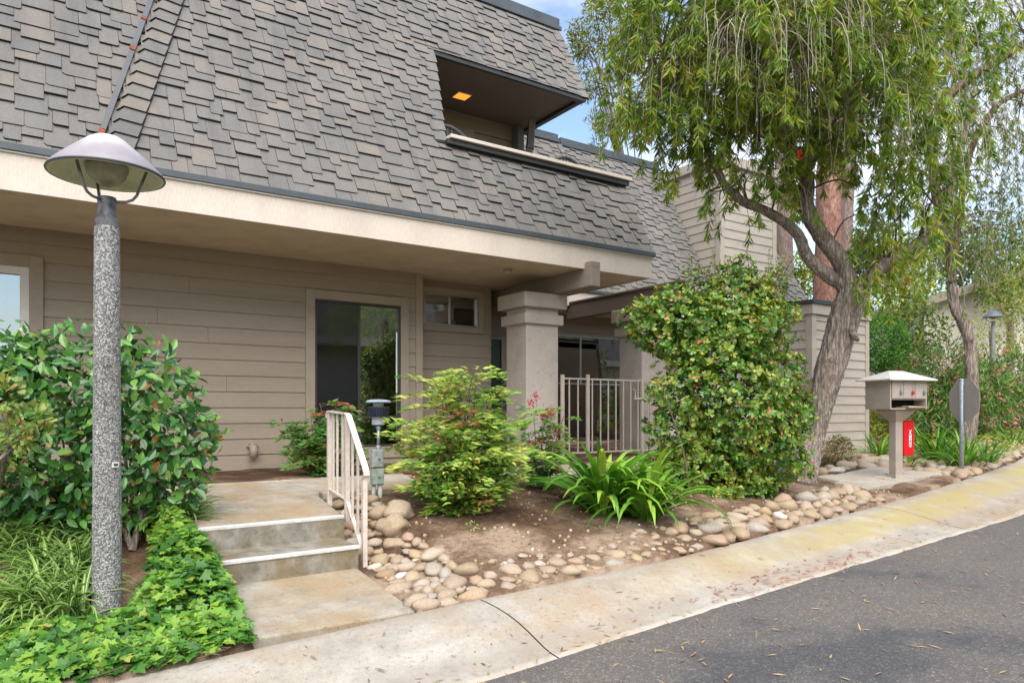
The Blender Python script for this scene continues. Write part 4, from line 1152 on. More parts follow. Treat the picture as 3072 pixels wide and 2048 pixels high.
# ------------------------------------------------------------------ path light on its conduit
px, py, pz = 2.56, 5.93, -0.80
pt_ = thing("path_light", "low garden light with pale disc cap on a grey conduit and two wiring boxes", "garden light", (px, py, pz))
MB().tube([(px - .03, py, pz - .06), (px - .03, py, pz + .16)], .018, 10).build("conduit", M['pipe_grey'], pt_, smooth=True)
MB().tube([(px + .03, py, pz - .06), (px + .03, py, pz + .16)], .021, 12).build("conduit", M['pvc'], pt_, smooth=True)
bxs = MB().box(px - .055, px + .055, py - .035, py + .03, pz + .14, pz + .285).box(px - .05, px + .05, py - .043, py - .036, pz + .146, pz + .279).build("wiring_box", M['pipe_green'], pt_, bevel=.006)
MB().lathe([(0, 0), (.012, 0), (.012, .006), (0, .007)], 10, (px, py - .046, pz + .21)).build("screw", M['galv'], bxs)
bxs = MB().box(px - .06, px + .05, py - .035, py + .03, pz + .292, pz + .452).box(px - .055, px + .045, py - .043, py - .036, pz + .298, pz + .446).build("wiring_box", M['pipe_grey'], pt_, bevel=.006)
MB().lathe([(0, 0), (.012, 0), (.012, .006), (0, .007)], 10, (px, py - .046, pz + .37)).build("screw", M['galv'], bxs)
MB().tube([(px + .015, py, pz + .45), (px + .015, py, pz + .66)], .0145, 10).lathe([(.022, 0), (.022, .03), (.015, .034)], 12, (px + .015, py, pz + .452)).lathe([(.022, 0), (.024, .03), (.016, .034)], 12, (px + .015, py, pz + .63)).build("stem", M['galv'], pt_, smooth=True)
cx = px + .015
hd = MB().lathe([(0.0, .662), (.045, .664), (.058, .672), (.060, .715), (.054, .722), (0.0, .722)], 24, (cx, py, pz)).build("collar", M['lamp_cap'], pt_, smooth=False)
MB().lathe([(.056, .7235), (.060, .728), (.060, .735), (.050, .738)], 24, (cx, py, pz)).build("gasket", M['lamp_under'], hd)
lv = MB()
for k in range(5):
    lv.lathe([(.045, .74 + k * .019), (.084 + .003 * k, .737 + k * .019), (.086 + .003 * k, .745 + k * .019), (.045, .757 + k * .019)], 28, (cx, py, pz))
for k in range(20):
    a = 2 * math.pi * k / 20
    lv.obox((cx + .074 * math.cos(a), py + .074 * math.sin(a), pz + .74), (cx + .088 * math.cos(a), py + .088 * math.sin(a), pz + .83), .006, .01, (math.cos(a), math.sin(a), 0))
lv.build("louvre", M['lamp_dark'], pt_)
MB().lathe([(.044, .83), (.048, .862)], 20, (cx, py, pz)).build("lens", M['lamp_under'], pt_)
MB().lathe([(0.0, .860), (.10, .862), (.112, .868), (.112, .874), (.098, .884), (.05, .892), (0, .894)], 32, (cx, py, pz)).build("cap", M['lamp_cap'], pt_, smooth=False)

# ------------------------------------------------------------------ gate
gy = 8.52
gt = thing("gate", "beige metal gate of thin upright bars between the stucco pillars", "gate", (7.6, gy, -0.75))
def bar(name, x, z0, z1, w, parent=gt):
    return MB().box(x - w / 2, x + w / 2, gy - w / 2, gy + w / 2, z0, z1).build(name, M['gate_metal'], parent, bevel=.003)
for x, z1 in ((6.67, .53), (7.165, .545), (8.315, .535)):
    bar("post", x, -.76, z1, .045)
for x0, x1 in ((6.69, 7.14), (7.21, 8.28), (8.34, 8.72)):
    for z in (.475, -.655):
        MB().box(x0, x1, gy - .014, gy + .014, z - .012, z + .012).build("rail", M['gate_metal'], gt)
for x in (6.80, 6.97, 7.255, 7.425, 7.585, 7.745, 7.905, 8.065, 8.225, 8.50, 8.70):
    bar("baluster", x, -.643, .463, .019)
lt_ = MB().box(8.12, 8.30, gy - .03, gy - .016, .17, .20).tube([(8.14, gy - .025, .19), (8.14, gy - .03, .29), (8.12, gy - .03, .33), (8.09, gy - .03, .335)], .009, 8).build("latch", M['gate_metal'], gt)

# low stucco wall behind the bush
lw = thing("garden_wall", "low cream stucco wall half hidden behind the large bush", "wall", (10, 8.0, -.75))
MB().box(8.99, 10.55, 8.66, 8.84, -.85, .44).build("wall_panel", M['stucco_cream'], lw, bevel=.012)
MB().box(10.55, 10.84, 8.2, 8.84, -.85, .86).build("pier", M['stucco_cream'], lw, bevel=.025)
MB().box(8.98, 9.06, 8.60, 8.655, -.8, .46).build("end_trim", M['fascia'], lw, bevel=.004)

# ------------------------------------------------------------------ storage shed
sx0, sx1, sy0, sy1, szb, szt = 10.9, 12.62, 7.15, 9.0, -.70, 1.80
sh = thing("storage_shed", "beige boarded storage shed with flat dark roof edge behind the leaning tree", "shed", (11.7, 8, -.7))
MB().box(sx0 - .05, sx1 + .05, sy0 - .05, sy1, szb - .4, szb).build("footing", M['path'], sh, bevel=.01)
sw = MB().box(sx0 + .02, sx1 - .02, sy0 + .02, sy1, szb, szt - .05).build("wall", M['siding_light'], sh)
boards(sw, Vector((sx0 + .1, sy0 + .018, 0)), (1, 0, 0), sx1 - sx0 - .2, szb + .01, szt - .20, M['siding_light'], (), 0.157, (0, -1, 0))
boards(sw, Vector((sx0 + .018, sy1, 0)), (0, -1, 0), sy1 - sy0 - .1, szb + .01, szt - .20, M['siding_light'], (), 0.157, (-1, 0, 0))
MB().box(sx0 - .012, sx0 + .11, sy0 - .012, sy0 + .11, szb + .005, szt - .19).build("corner_trim", M['siding_light'], sh, bevel=.004)
MB().box(sx1 - .1, sx1 + .012, sy0 - .012, sy0 + .1, szb + .005, szt - .19).build("corner_trim", M['siding_light'], sh, bevel=.004)
MB().box(sx0 - .04, sx1 + .04, sy0 - .04, sy1, szt - .19, szt - .02).build("fascia", M['siding_light'], sh, bevel=.004)
MB().box(sx0 - .07, sx1 + .07, sy0 - .07, sy1, szt - .02, szt + .05).build("roof_edge", M['flash_dark'], sh, bevel=.004)

# ------------------------------------------------------------------ pavers and the mailbox
def rot2(p, c, a):
    return (c[0] + p[0] * math.cos(a) - p[1] * math.sin(a), c[1] + p[0] * math.sin(a) + p[1] * math.cos(a))
pad = tag(thing("paver_pad", None, None, (9.4, 5.0, -.93)), kind="structure")
pr = random.Random(3)
def gpad(x, y): return G(x, y) + 0.028
ca = 0.10
rowsY = [(-.62, -.22), (-.21, .19), (.20, .60)]
for j, (ya, ybb) in enumerate(rowsY):
    xx = -1.30 + (0.18 * j)
    while xx < 1.15:
        w = pr.choice((0.40, 0.40, 0.40, 0.20))
        if w == .4 and pr.random() < .35:
            parts_ = [(xx, xx + .4, ya, (ya + ybb) / 2 - .004), (xx, xx + .4, (ya + ybb) / 2 + .004, ybb)]
        else:
            parts_ = [(xx, xx + w, ya, ybb)]
        for (a, b_, c_, d_) in parts_:
            q = [rot2(p, (9.35, 5.02), ca) for p in ((a + .006, c_ + .005), (b_ - .006, c_ + .005), (b_ - .006, d_ - .005), (a + .006, d_ - .005))]
            if min(p[1] - yb(p[0]) for p in q) < 0.03: continue
            dz = pr.uniform(-.008, .008)
            top = [Vector((p[0], p[1], gpad(*p) + dz + pr.uniform(-.003, .003))) for p in q]
            red = len(parts_) == 2 and pr.random() < .3
            MB().hexa([p - Vector((0, 0, .06)) for p in top], top).build("paver", M['brick_paver'] if red else M['paver'], pad, bevel=.006)
        xx += w + .004

mbx, mby = 9.52, 5.02
mz = G(mbx, mby) + .03
ma = R(-17)
mbox = thing("mailbox", "beige wooden mailbox with hipped white roof and three locked doors on a post", "mailbox", (mbx, mby, mz))
def mloc(o):
    o.parent = mbox; o.location = (0, 0, 0); o.rotation_euler = (0, 0, ma); return o
def mpart(mb, name, mat, parent=None, bevel=0.0):
    o = mb.build(name, mat, None, bevel=bevel)
    if parent is None: mloc(o)
    else: o.parent = parent
    return o
zb, zt_ = 0.90, 1.285
post = mpart(MB().box(-.058, .058, -.058, .058, -.05, .76), "post", M['post_paint'], None, .006)
mpart(MB().box(-.075, .075, -.075, .075, -.06, .035), "base_block", M['paver'], post)
def frust(w0, d0, z0, w1, d1, z1):
    a = [(-w0, -d0, z0), (w0, -d0, z0), (w0, d0, z0), (-w0, d0, z0)]
    b_ = [(-w1, -d1, z1), (w1, -d1, z1), (w1, d1, z1), (-w1, d1, z1)]
    return MB().hexa(a, b_)
mpart(frust(.060, .060, .74, .165, .165, zb - .02).box(-.165, .165, -.165, .165, zb - .02, zb - .002), "bracket", M['post_paint'], None, .004)
W_, D_ = .30, .21
body = MB().box(-W_, W_, -D_, D_, zb, zb + .018).box(-W_, -W_ + .018, -D_, D_, zb + .018, zt_).box(W_ - .018, W_, -D_, D_, zb + .018, zt_).box(-W_ + .018, W_ - .018, D_ - .018, D_, zb + .018, zt_)
body.box(-W_ + .018, W_ - .018, -D_ + .005, D_ - .018, zb + .125, zb + .14)
body = mpart(body, "box", M['post_paint'], None, .003)
mpart(MB().box(-W_ + .02, W_ - .02, -.02, -.015, zb + .02, zb + .124), "slot_shade", M['shadow'], body)  # near-black sheet standing in for the shade inside the slot
for k in range(3):
    xa = -W_ + .020 + k * .1875
    d = mpart(MB().box(xa + .003, xa + .1835, -D_ - .010, -D_ + .004, zb + .142, zt_ - .012), "door", M['post_paint'], None, .002)
    mpart(MB().box(xa + .135, xa + .143, -D_ - .016, -D_ - .0105, zb + .20, zt_ - .06).box(xa + .118, xa + .15, -D_ - .018, -D_ - .0105, zb + .225, zb + .232), "hasp", M['post_paint'], d)
    lockm = M['red'] if k == 1 else M['galv']
    lk = MB().box(xa + .122, xa + .156, -D_ - .036, -D_ - .018, zb + .196, zb + .228).tube([(xa + .129, -D_ - .027, zb + .226), (xa + .129, -D_ - .027, zb + .248), (xa + .139, -D_ - .027, zb + .256), (xa + .149, -D_ - .027, zb + .248), (xa + .149, -D_ - .027, zb + .226)], .004, 6, mi=1)
    mpart(lk, "padlock", [lockm, M['galv']], d)
ov = .085
rf_ = MB()
e0 = [(-W_ - ov, -D_ - ov, zt_ - .01), (W_ + ov, -D_ - ov, zt_ - .01), (W_ + ov, D_ + ov, zt_ - .01), (-W_ - ov, D_ + ov, zt_ - .01)]
e1 = [(x, y, z + .016) for x, y, z in e0]
rf_.hexa(e0, e1)
rid = [(-.12, 0, zt_ + .125), (.12, 0, zt_ + .125)]
rf_.add(e1 + rid, [(0, 1, 5, 4), (1, 2, 5), (2, 3, 4, 5), (3, 0, 4)])
mpart(rf_, "roof", M['post_roof'], None, 0)
nw = thing("newspaper", "folded newspaper and dry leaves on the open shelf of the mailbox", "newspaper", (mbx, mby, mz + zb + .02))
o = MB().hexa([(-.05, -.26, .0), (.27, -.27, .0), (.29, -.10, .004), (-.06, -.06, .004)], [(-.05, -.26, .012), (.27, -.27, .008), (.29, -.10, .016), (-.06, -.06, .02)]).build("sheet", plain('brown_newsprint', (0.34, 0.235, 0.15), 0.8, 0.1, 20, 60, 0.1)); o.parent = nw; o.rotation_euler = (0, 0, ma)
o = MB().hexa([(-.02, -.24, .013), (.24, -.25, .013), (.25, -.14, .013), (-.02, -.12, .013)], [(-.02, -.23, .024), (.24, -.24, .017), (.25, -.15, .022), (-.02, -.13, .03)]).build("sheet", M['paver']); o.parent = nw; o.rotation_euler = (0, 0, ma)

# red extinguisher case strapped to the right side of the post
ec = thing("extinguisher_case", "glossy red fire extinguisher case fixed to the mailbox post", "fire extinguisher", (mbx, mby, mz))
def rounded(w, d, z0, z1, r, n=5):
    pts = []
    for cx_, cz_, a0 in ((w / 2 - r, z1 - r, 0), (-w / 2 + r, z1 - r, 90), (-w / 2 + r, z0 + r, 180), (w / 2 - r, z0 + r, 270)):
        for k in range(n):
            a = math.radians(a0 + 90 * k / (n - 1))
            pts.append((cx_ + r * math.cos(a), -d / 2, cz_ + r * math.sin(a)))
    return pts
ecx = .145
def epart(mb, name, mat, parent=None, bevel=0):
    o = mb.build(name, mat, None, bevel=bevel)
    if parent is None:
        o.parent = ec; o.rotation_euler = (0, 0, ma)
    else: o.parent = parent
    return o
cs = epart(MB().prism([(x + ecx, y, z) for x, y, z in rounded(.168, .16, .285, .765, .03)], (0, .16, 0)), "case", M['red'], None, .014)
epart(MB().box(ecx - .078, ecx + .078, -.082, .082, .742, .752), "lid_seam", M['black'], cs)
lab_ = MB().prism([(x + ecx + .012, y, z) for x, y, z in rounded(.036, .165, .405, .585, .016)], (0, .002, 0))
lab_.prism([(x + ecx + .012, y, z) for x, y, z in rounded(.022, .165, .585, .610, .010)], (0, .002, 0))
for sgn in (-1, 1):
    lab_.obox((ecx + .012 + sgn * .003, -.0835, .610), (ecx + .012 + sgn * .022, -.0835, .634), .006, .002, (0, -1, 0))
label_o = epart(lab_, "label", M['white'], cs)
# the word on the label, read upwards letter by letter
GL = {'F': [(0, 0, .25, 1), (.25, .75, 1, 1), (.25, .42, .75, .62)], 'I': [(.35, 0, .65, 1)], 'R': [(0, 0, .25, 1), (.25, .78, .9, 1), (.25, .42, .9, .60), (.7, .6, .95, .8), (.6, 0, .9, .42)], 'E': [(0, 0, .25, 1), (.25, .78, 1, 1), (.25, .42, .8, .60), (.25, 0, 1, .2)]}
for k, chv in enumerate("FIRE"):
    gm = MB()
    for (a, b_, c_, d_) in GL[chv]:
        gm.box(ecx + .012 - .010 + .020 * a, ecx + .012 - .010 + .020 * c_, -.0855, -.0838, .548 - k * .042 + .028 * b_, .548 - k * .042 + .028 * d_)
    epart(gm, "letter", M['black'], cs)
# ------------------------------------------------------------------ sign seen from behind
sgx, sgy = U(2209, 1085, 10.1).x, U(2209, 1085, 10.1).y
sz = G(sgx, sgy)
sg = thing("road_sign", "grey back of an octagonal road sign on a galvanised round post", "sign", (sgx, sgy, sz))
MB().tube([(sgx, sgy, sz - .1), (sgx, sgy, .415)], .030, 18).build("post", M['galv'], sg, smooth=True)
MB().lathe([(.031, 0), (.031, .02), (.02, .03), (0, .032)], 18, (sgx, sgy, .405)).build("post_cap", M['galv'], sg, smooth=True)
an = R(60)
ux, uy = math.cos(an), math.sin(an)
oc = []
for k in range(8):
    a = math.radians(22.5 + 45 * k); r_ = .305 / math.cos(math.radians(22.5))
    oc.append(Vector((sgx + .033 * uy + ux * r_ * math.cos(a), sgy - .033 * ux + uy * r_ * math.cos(a), .135 + r_ * math.sin(a))))
plate = MB().prism(oc, Vector((uy, -ux, 0)) * .004).build("plate", M['sign_back'], sg)
for z in (.33, -.06):
    MB().lathe([(0, -.006), (.010, -.006), (.010, .002)], 8, (sgx, sgy - .03, z)).build("bolt", M['galv'], sg)

# ------------------------------------------------------------------ river stones
def stone_mesh(k, sub=2):
    import bmesh
    bm = bmesh.new()
    bmesh.ops.create_icosphere(bm, subdivisions=sub, radius=1.0)
    for v in bm.verts:
        n = mnoise.noise(v.co * 1.1 + Vector((k * 7.3, 1, 2))) * 0.42 + mnoise.noise(v.co * 2.4 + Vector((k * 3.3, 4, 2))) * 0.16
        v.co *= 1 + n
        v.co.z *= 0.9
    me = bpy.data.meshes.new("stone")
    bm.to_mesh(me); bm.free()
    me.polygons.foreach_set("use_smooth", np.ones(len(me.polygons), dtype=bool))
    me.materials.append(M['stone'])
    return me
STM = [stone_mesh(k) for k in range(9)]
BIG = [stone_mesh(20 + k, 3) for k in range(3)]
SR = random.Random(11)
PLACED = []
def stone(parent, x, y, r, zoff=0.0, flat=None, me=None, elong=None, rz=None):
    z = G(x, y) + bed_bump(x, y)
    o = bpy.data.objects.new("stone", me or SR.choice(STM))
    C.objects.link(o)
    o.parent = parent
    e = elong or SR.uniform(1.0, 1.5)
    f = flat or SR.uniform(.5, .95)
    o.location = Vector((x, y, z + r * f * .16 + zoff)) - Vector(parent.location)
    o.rotation_euler = (SR.uniform(-.2, .2), SR.uniform(-.2, .2), rz if rz is not None else SR.uniform(0, 6.28))
    o.scale = (r * e, r, r * f)
    PLACED.append((x, y, r * (e + 1) / 2))
    return o
def throw(parent, n, gen, rmin, rmax, tight=0.86, **kw):
    c, tries = 0, 0
    while c < n and tries < n * 60:
        tries += 1
        x, y = gen()
        r = SR.uniform(rmin, rmax) * (1 - .35 * tries / (n * 60))
        if all((x - q[0]) ** 2 + (y - q[1]) ** 2 > ((r * 1.15 + q[2]) * tight) ** 2 for q in PLACED):
            stone(parent, x, y, r, **kw); c += 1
border = thing("stone_border", "border of rounded tan river stones beside the steps and along the kerb", "stone border", (3, 4.3, -1.15))
# named boulders seen by the path light
def at(dx, dy, zguess=None):
    lo, hi = 2.0, 20.0
    for _ in range(40):
        md = (lo + hi) / 2
        p = U(dx, dy, md)
        if p.z > G(p.x, p.y): lo = md
        else: hi = md
    return p
for dx, dy, r, e, m_ in ((920, 1190, .115, 1.3, 0), (903, 1218, .105, 1.25, 1), (905, 1250, .062, 1.45, 2), (858, 1250, .075, 1.2, None), (875, 1222, .07, 1.2, None), (838, 1268, .08, 1.1, None), (872, 1290, .085, 1.1, None), (888, 1325, .075, 1.3, None), (935, 1308, .07, 1.4, None), (968, 1345, .075, 1.15, None),
                        (908, 1355, .085, 1.5, None), (955, 1385, .07, 1.3, None), (1036, 1388, .066, 1.5, None), (1092, 1372, .075, 1.6, None), (1005, 1402, .072, 1.8, None), (820, 1232, .07, 1.1, None)):
    p = at(dx, dy)
    if p.y < yb(p.x) + .05: p.y = yb(p.x) + .06
    stone(border, p.x, p.y, r * (1.0 if m_ is not None else .82), zoff=.03 if m_ is not None and m_ < 2 else 0, flat=.9 if m_ is not None else None, me=BIG[m_] if m_ is not None else None, elong=e, rz=SR.uniform(-.5, .5))
throw(border, 105, lambda: (SR.uniform(2.12, 2.52), SR.uniform(4.02, 6.05)), .04, .09, .80)
def curbband(x0, x1, w):
    def g():
        x = SR.uniform(x0, x1)
        return x, yb(x) + .06 + SR.random() ** 1.3 * (w(x) if callable(w) else w)
    return g
throw(border, 30, curbband(2.05, 3.3, .22), .042, .085, .95, zoff=-.012)
throw(border, 22, curbband(3.3, 4.6, .22), .04, .08, 1.1, zoff=-.018)
throw(border, 74, curbband(4.5, 8.0, .44), .055, .105, .9)
throw(border, 40, curbband(2.05, 8.0, .42), .018, .04, .95)
b2 = thing("stone_border", "bank of pinkish river stones around the road sign and far kerb", "stone border", (12, 5.4, -.8))
throw(b2, 150, curbband(10.6, 16.5, lambda x: .55 + .05 * (x - 10)), .06, .115, .82)
b3 = thing("stone_border", "row of river stones edging the bed behind the mailbox pad", "stone border", (9.4, 5.8, -.85))
throw(b3, 34, lambda: (lambda s: (8.15 + 2.6 * s, 5.60 + .55 * s + SR.uniform(-.06, .10)))(SR.random()), .07, .125, .82)
throw(b3, 26, lambda: (10.2 + SR.random() * 1.3, 5.6 + SR.random() * .7), .06, .12, .85)
# ------------------------------------------------------------------ foliage tools
def norm(a):
    return a / np.maximum(np.linalg.norm(a, axis=-1, keepdims=True), 1e-9)
def tri_fan(outline, centre):
    v = np.array(list(outline) + [centre], dtype=float)
    n = len(outline)
    return v, np.array([(i, (i + 1) % n, n) for i in range(n)])
LEAF_OB = tri_fan([(0, 0, 0), (.30, .13, .03), (.62, .27, .045), (.86, .22, .02), (1, 0, -.05), (.86, -.22, .02), (.62, -.27, .045), (.30, -.13, .03)], (.55, 0, -.03))
LEAF_OV = tri_fan([(0, 0, 0), (.22, .17, .03), (.50, .24, .045), (.78, .15, .01), (1, 0, -.06), (.78, -.15, .01), (.50, -.24, .045), (.22, -.17, .03)], (.45, 0, -.03))
LEAF_LAN = tri_fan([(0, 0, 0), (.35, .16, .02), (1, 0, -.04), (.35, -.16, .02)], (.4, 0, -.02))
_iv = [(0, 0), (-.10, .26), (.02, .52), (.22, .32), (.48, .50), (.58, .22), (1.0, 0), (.58, -.22), (.48, -.50), (.22, -.32), (.02, -.52), (-.10, -.26)]
LEAF_IVY = tri_fan([(x, y, .06 * abs(y) - .05 * max(0, x - .6)) for x, y in _iv], (.28, 0, -.03))
LEAF_NAR = (np.array([(0, 0, 0), (.4, .078, .01), (1, 0, -.03), (.4, -.078, .01)], dtype=float), np.array([(0, 1, 2), (0, 2, 3)]))
LEAF_WEEP = (np.array([(0, 0, 0), (.4, .080, .01), (1, 0, -.03), (.4, -.080, .01)], dtype=float), np.array([(0, 1, 2), (0, 2, 3)]))
PETAL = tri_fan([(0, 0, 0), (.5, .3, .05), (1, .15, 0), (1, -.15, 0), (.5, -.3, .05)], (.6, 0, -.03))

def frames(ax, nr):
    a = norm(np.asarray(ax, float)); n = np.asarray(nr, float)
    n = n - a * (a * n).sum(-1, keepdims=True)
    n = norm(np.where(np.linalg.norm(n, axis=-1, keepdims=True) < 1e-3, np.cross(a, [0.3, 0.9, 0.2]), n))
    return a, np.cross(n, a), n
def scatter_mesh(name, tmpl, pos, ax, nr, size, mat):
    V, F = tmpl
    a, b, n = frames(ax, nr)
    s = np.asarray(size)[:, None, None]
    v = pos[:, None, :] + s * (V[None, :, 0:1] * a[:, None] + V[None, :, 1:2] * b[:, None] + V[None, :, 2:3] * n[:, None])
    f = F[None] + (np.arange(len(pos)) * len(V))[:, None, None]
    return mesh_np(name, v.reshape(-1, 3), f.reshape(-1, 3), 3, mat)
def foliage(parent, name, tmpl, pos, ax, nr, size, mat, singles=0, single_name="leaf", stuff=True):
    pos, ax, nr, size = (np.asarray(q, float) for q in (pos, ax, nr, size))
    pick = np.zeros(len(pos), bool)
    if singles:
        d = FX * pos[:, 0] + FY * pos[:, 1]
        a, b, n = frames(ax, nr)
        vd = norm(pos)
        score = (size / np.maximum(d, .3)) ** 2 * (0.15 + np.abs((n * vd).sum(-1))) / (0.2 + np.maximum(0, d - np.percentile(d, 5)))
        inv = np.array([in_view(p, -5) for p in pos])
        pick[np.argsort(-score * inv)[:singles]] = True
        me = bpy.data.meshes.new(single_name)
        me.from_pydata(tmpl[0].tolist(), [], tmpl[1].tolist()); me.materials.append(mat)
        pl = Vector(parent.location)
        for i in np.nonzero(pick)[0]:
            o = bpy.data.objects.new(single_name, me)
            o.parent = parent
            m_ = Matrix.Identity(4)
            for c_, vec in enumerate((a[i], b[i], n[i])):
                for r_ in range(3): m_[r_][c_] = vec[r_] * size[i]
            for r_ in range(3): m_[r_][3] = pos[i][r_] - pl[r_]
            o.matrix_basis = m_
            C.objects.link(o)
    k = ~pick
    if k.any():
        o = link(name, scatter_mesh(name, tmpl, pos[k], ax[k], nr[k], size[k], mat), parent)
        if stuff: o['kind'] = 'stuff'
        return o
def rdir(n, r=RNG):
    return norm(r.normal(size=(n, 3)))
def lobe_points(lobes, n, shell=0.55, sq=(1, 1, 1), lumpy=0.5, lf=2.3):
    """points in lumpy lobes (centre, radius), denser near the skin; returns points and outward directions"""
    w = np.array([l[1] ** 2 for l in lobes]); w = w / w.sum()
    idx = RNG.choice(len(lobes), n, p=w)
    c = np.array([list(l[0]) for l in lobes])[idx]; r = np.array([l[1] for l in lobes])[idx]
    d = rdir(n)
    lump = 1 - lumpy / 2 + lumpy * vnoise(d * lf + c * 1.7, 3)
    rad = r * lump * (shell + (1 - shell) * RNG.random(n) ** 0.6)
    return c + d * rad[:, None] * np.array(sq), d
def tubes(name, paths, r0, r1, mat, parent, n=5, stuff=False):
    mb = MB()
    for p in paths:
        m_ = len(p)
        mb.tube(p, [r0 + (r1 - r0) * i / (m_ - 1) for i in range(m_)], n, cap=False)
    o = mb.build(name, mat, parent, smooth=True)
    if stuff: o['kind'] = 'stuff'
    return o
def smooth_path(pts, k=6):
    pts = [Vector(p) for p in pts]
    out = []
    for i in range(len(pts) - 1):
        p0, p1, p2, p3 = pts[max(i - 1, 0)], pts[i], pts[i + 1], pts[min(i + 2, len(pts) - 1)]
        for j in range(k):
            t = j / k
            out.append(0.5 * ((2 * p1) + (p2 - p0) * t + (2 * p0 - 5 * p1 + 4 * p2 - p3) * t * t + (3 * p1 - p0 - 3 * p2 + p3) * t ** 3))
    out.append(pts[-1])
    return out
def limb(mb, pts, radii, n=20, k=8, fiss=0.10, seed=0.0, twist=0.6):
    """tapered limb with furrowed bark in its shape"""
    path = smooth_path(pts, k)
    rr = np.interp(np.linspace(0, len(radii) - 1, len(path)), range(len(radii)), radii)
    s = [0.0]
    for a, b_ in zip(path[:-1], path[1:]): s.append(s[-1] + (b_ - a).length)
    def disp(i, kk, nn):
        a = 2 * math.pi * kk / nn + s[i] * twist
        v = Vector((math.cos(a) * 2.6 + seed, math.sin(a) * 2.6, s[i] * 1.3))
        w = Vector((math.cos(a) * 7 + seed, math.sin(a) * 7, s[i] * 2.2))
        return fiss * (1.1 * mnoise.noise(v) + 1.0 * (0.5 - abs(mnoise.noise(w)) * 2.2))
    mb.tube(path, list(rr), n, disp=disp)
    return path
def nearest(paths, p):
    best, bd = None, 1e9
    for path in paths:
        for q in path:
            d = (q - p).length
            if d < bd: bd, best = d, q
    return best

# ------------------------------------------------------------------ glossy shrub behind the lamp post
def lobesU(L): return [(U(a, b_, d), r) for a, b_, d, r in L]
gs = at(305, 1262)
sh_ = thing("glossy_shrub", "rounded shrub of large dark glossy leaves behind the lamp post, under the siding", "shrub", gs)
HL = lobesU([(40, 905, 4.9, .40), (185, 880, 5.0, .40), (330, 905, 5.1, .40), (395, 1010, 5.15, .34), (120, 1040, 4.9, .40), (270, 1050, 5.0, .40), (385, 1115, 5.15, .25), (-70, 960, 4.8, .42),
             (-30, 850, 4.9, .34), (300, 1150, 5.1, .22), (160, 1130, 5.0, .26), (270, 815, 5.05, .22), (100, 820, 4.95, .2), (60, 1110, 4.85, .26), (175, 1180, 4.95, .18), (-40, 1080, 4.8, .3)])
p, d = lobe_points(HL, 4300, .55)
keep = p[:, 2] > -1.02
p, d = p[keep], d[keep]
ax = norm(d * .35 + rdir(len(p)) * .9 + np.array([0, -.1, -.1]))
nr = norm(np.array([-.2, -.55, .6]) * .8 + d * .75 + rdir(len(p)) * .45)
foliage(sh_, "foliage", LEAF_OV, p, ax, nr, RNG.uniform(.065, .115, len(p)), M['holly'], 300)
st_ = [smooth_path([gs, gs + Vector((.05, .02, .25)), U(300, 1130, 5.1), U(280, 1000, 5.05)], 5), smooth_path([gs + Vector((.02, 0, .2)), U(345, 1165, 5.12), U(385, 1100, 5.15), U(395, 1000, 5.15)], 5),
       smooth_path([gs, U(265, 1170, 5.1), U(180, 1080, 5.0), U(60, 980, 4.9)], 5)]
tubes("trunk", st_, .026, .010, M['bark'], sh_, 8)
# loose outer shoots to the right
sp, sa = [], []
for k in range(9):
    b0 = U(RNG.uniform(400, 440), RNG.uniform(960, 1090), 5.15)
    b1 = b0 + Vector(RNG.normal(size=3) * .03) + Vector((.16, -.1, RNG.uniform(-.02, .10))) * RNG.uniform(.5, 1.3)
    for t in np.linspace(.1, 1, 9):
        sp.append(np.array(b0.lerp(b1, t))); sa.append(np.array(b1 - b0) + RNG.normal(size=3) * .12)
sp, sa = np.array(sp), np.array(sa)
foliage(sh_, "loose_shoots", LEAF_OV, sp, sa, rdir(len(sp)) + np.array([0, -.5, .8]), RNG.uniform(.05, .085, len(sp)), leafmat('yellowing_leaf', [(0, (.05, .13, .03)), (.6, (.12, .22, .04)), (.8, (.42, .34, .04)), (1, (.40, .10, .05))], .35, .2))

# ------------------------------------------------------------------ jade plant at the left edge
jp = at(15, 1150)
jd = thing("jade_plant", "yellow green jade plant with fleshy leaves and a few red tips beside the glossy shrub", "succulent", jp)
JC = lobesU([(10, 910, 4.15, .10), (75, 965, 4.2, .09), (35, 1000, 4.15, .09), (95, 1000, 4.2, .06), (-10, 1020, 4.3, .11), (20, 1050, 4.35, .07)])
p, d = lobe_points(JC, 620, .6)
foliage(jd, "foliage", LEAF_OB, p, norm(d + rdir(len(p)) * .5), norm(rdir(len(p)) * .6 + [-.2, -.5, .8]), RNG.uniform(.034, .055, len(p)), M['jade'])
tubes("stem", [smooth_path([jp, U(5, 1090, 4.35), U(20, 1010, 4.35), U(10, 940, 4.35)], 4), smooth_path([jp, U(-15, 1080, 4.3), U(40, 1020, 4.36), U(75, 970, 4.4)], 4)], .016, .008, M['bark'], jd, 7)

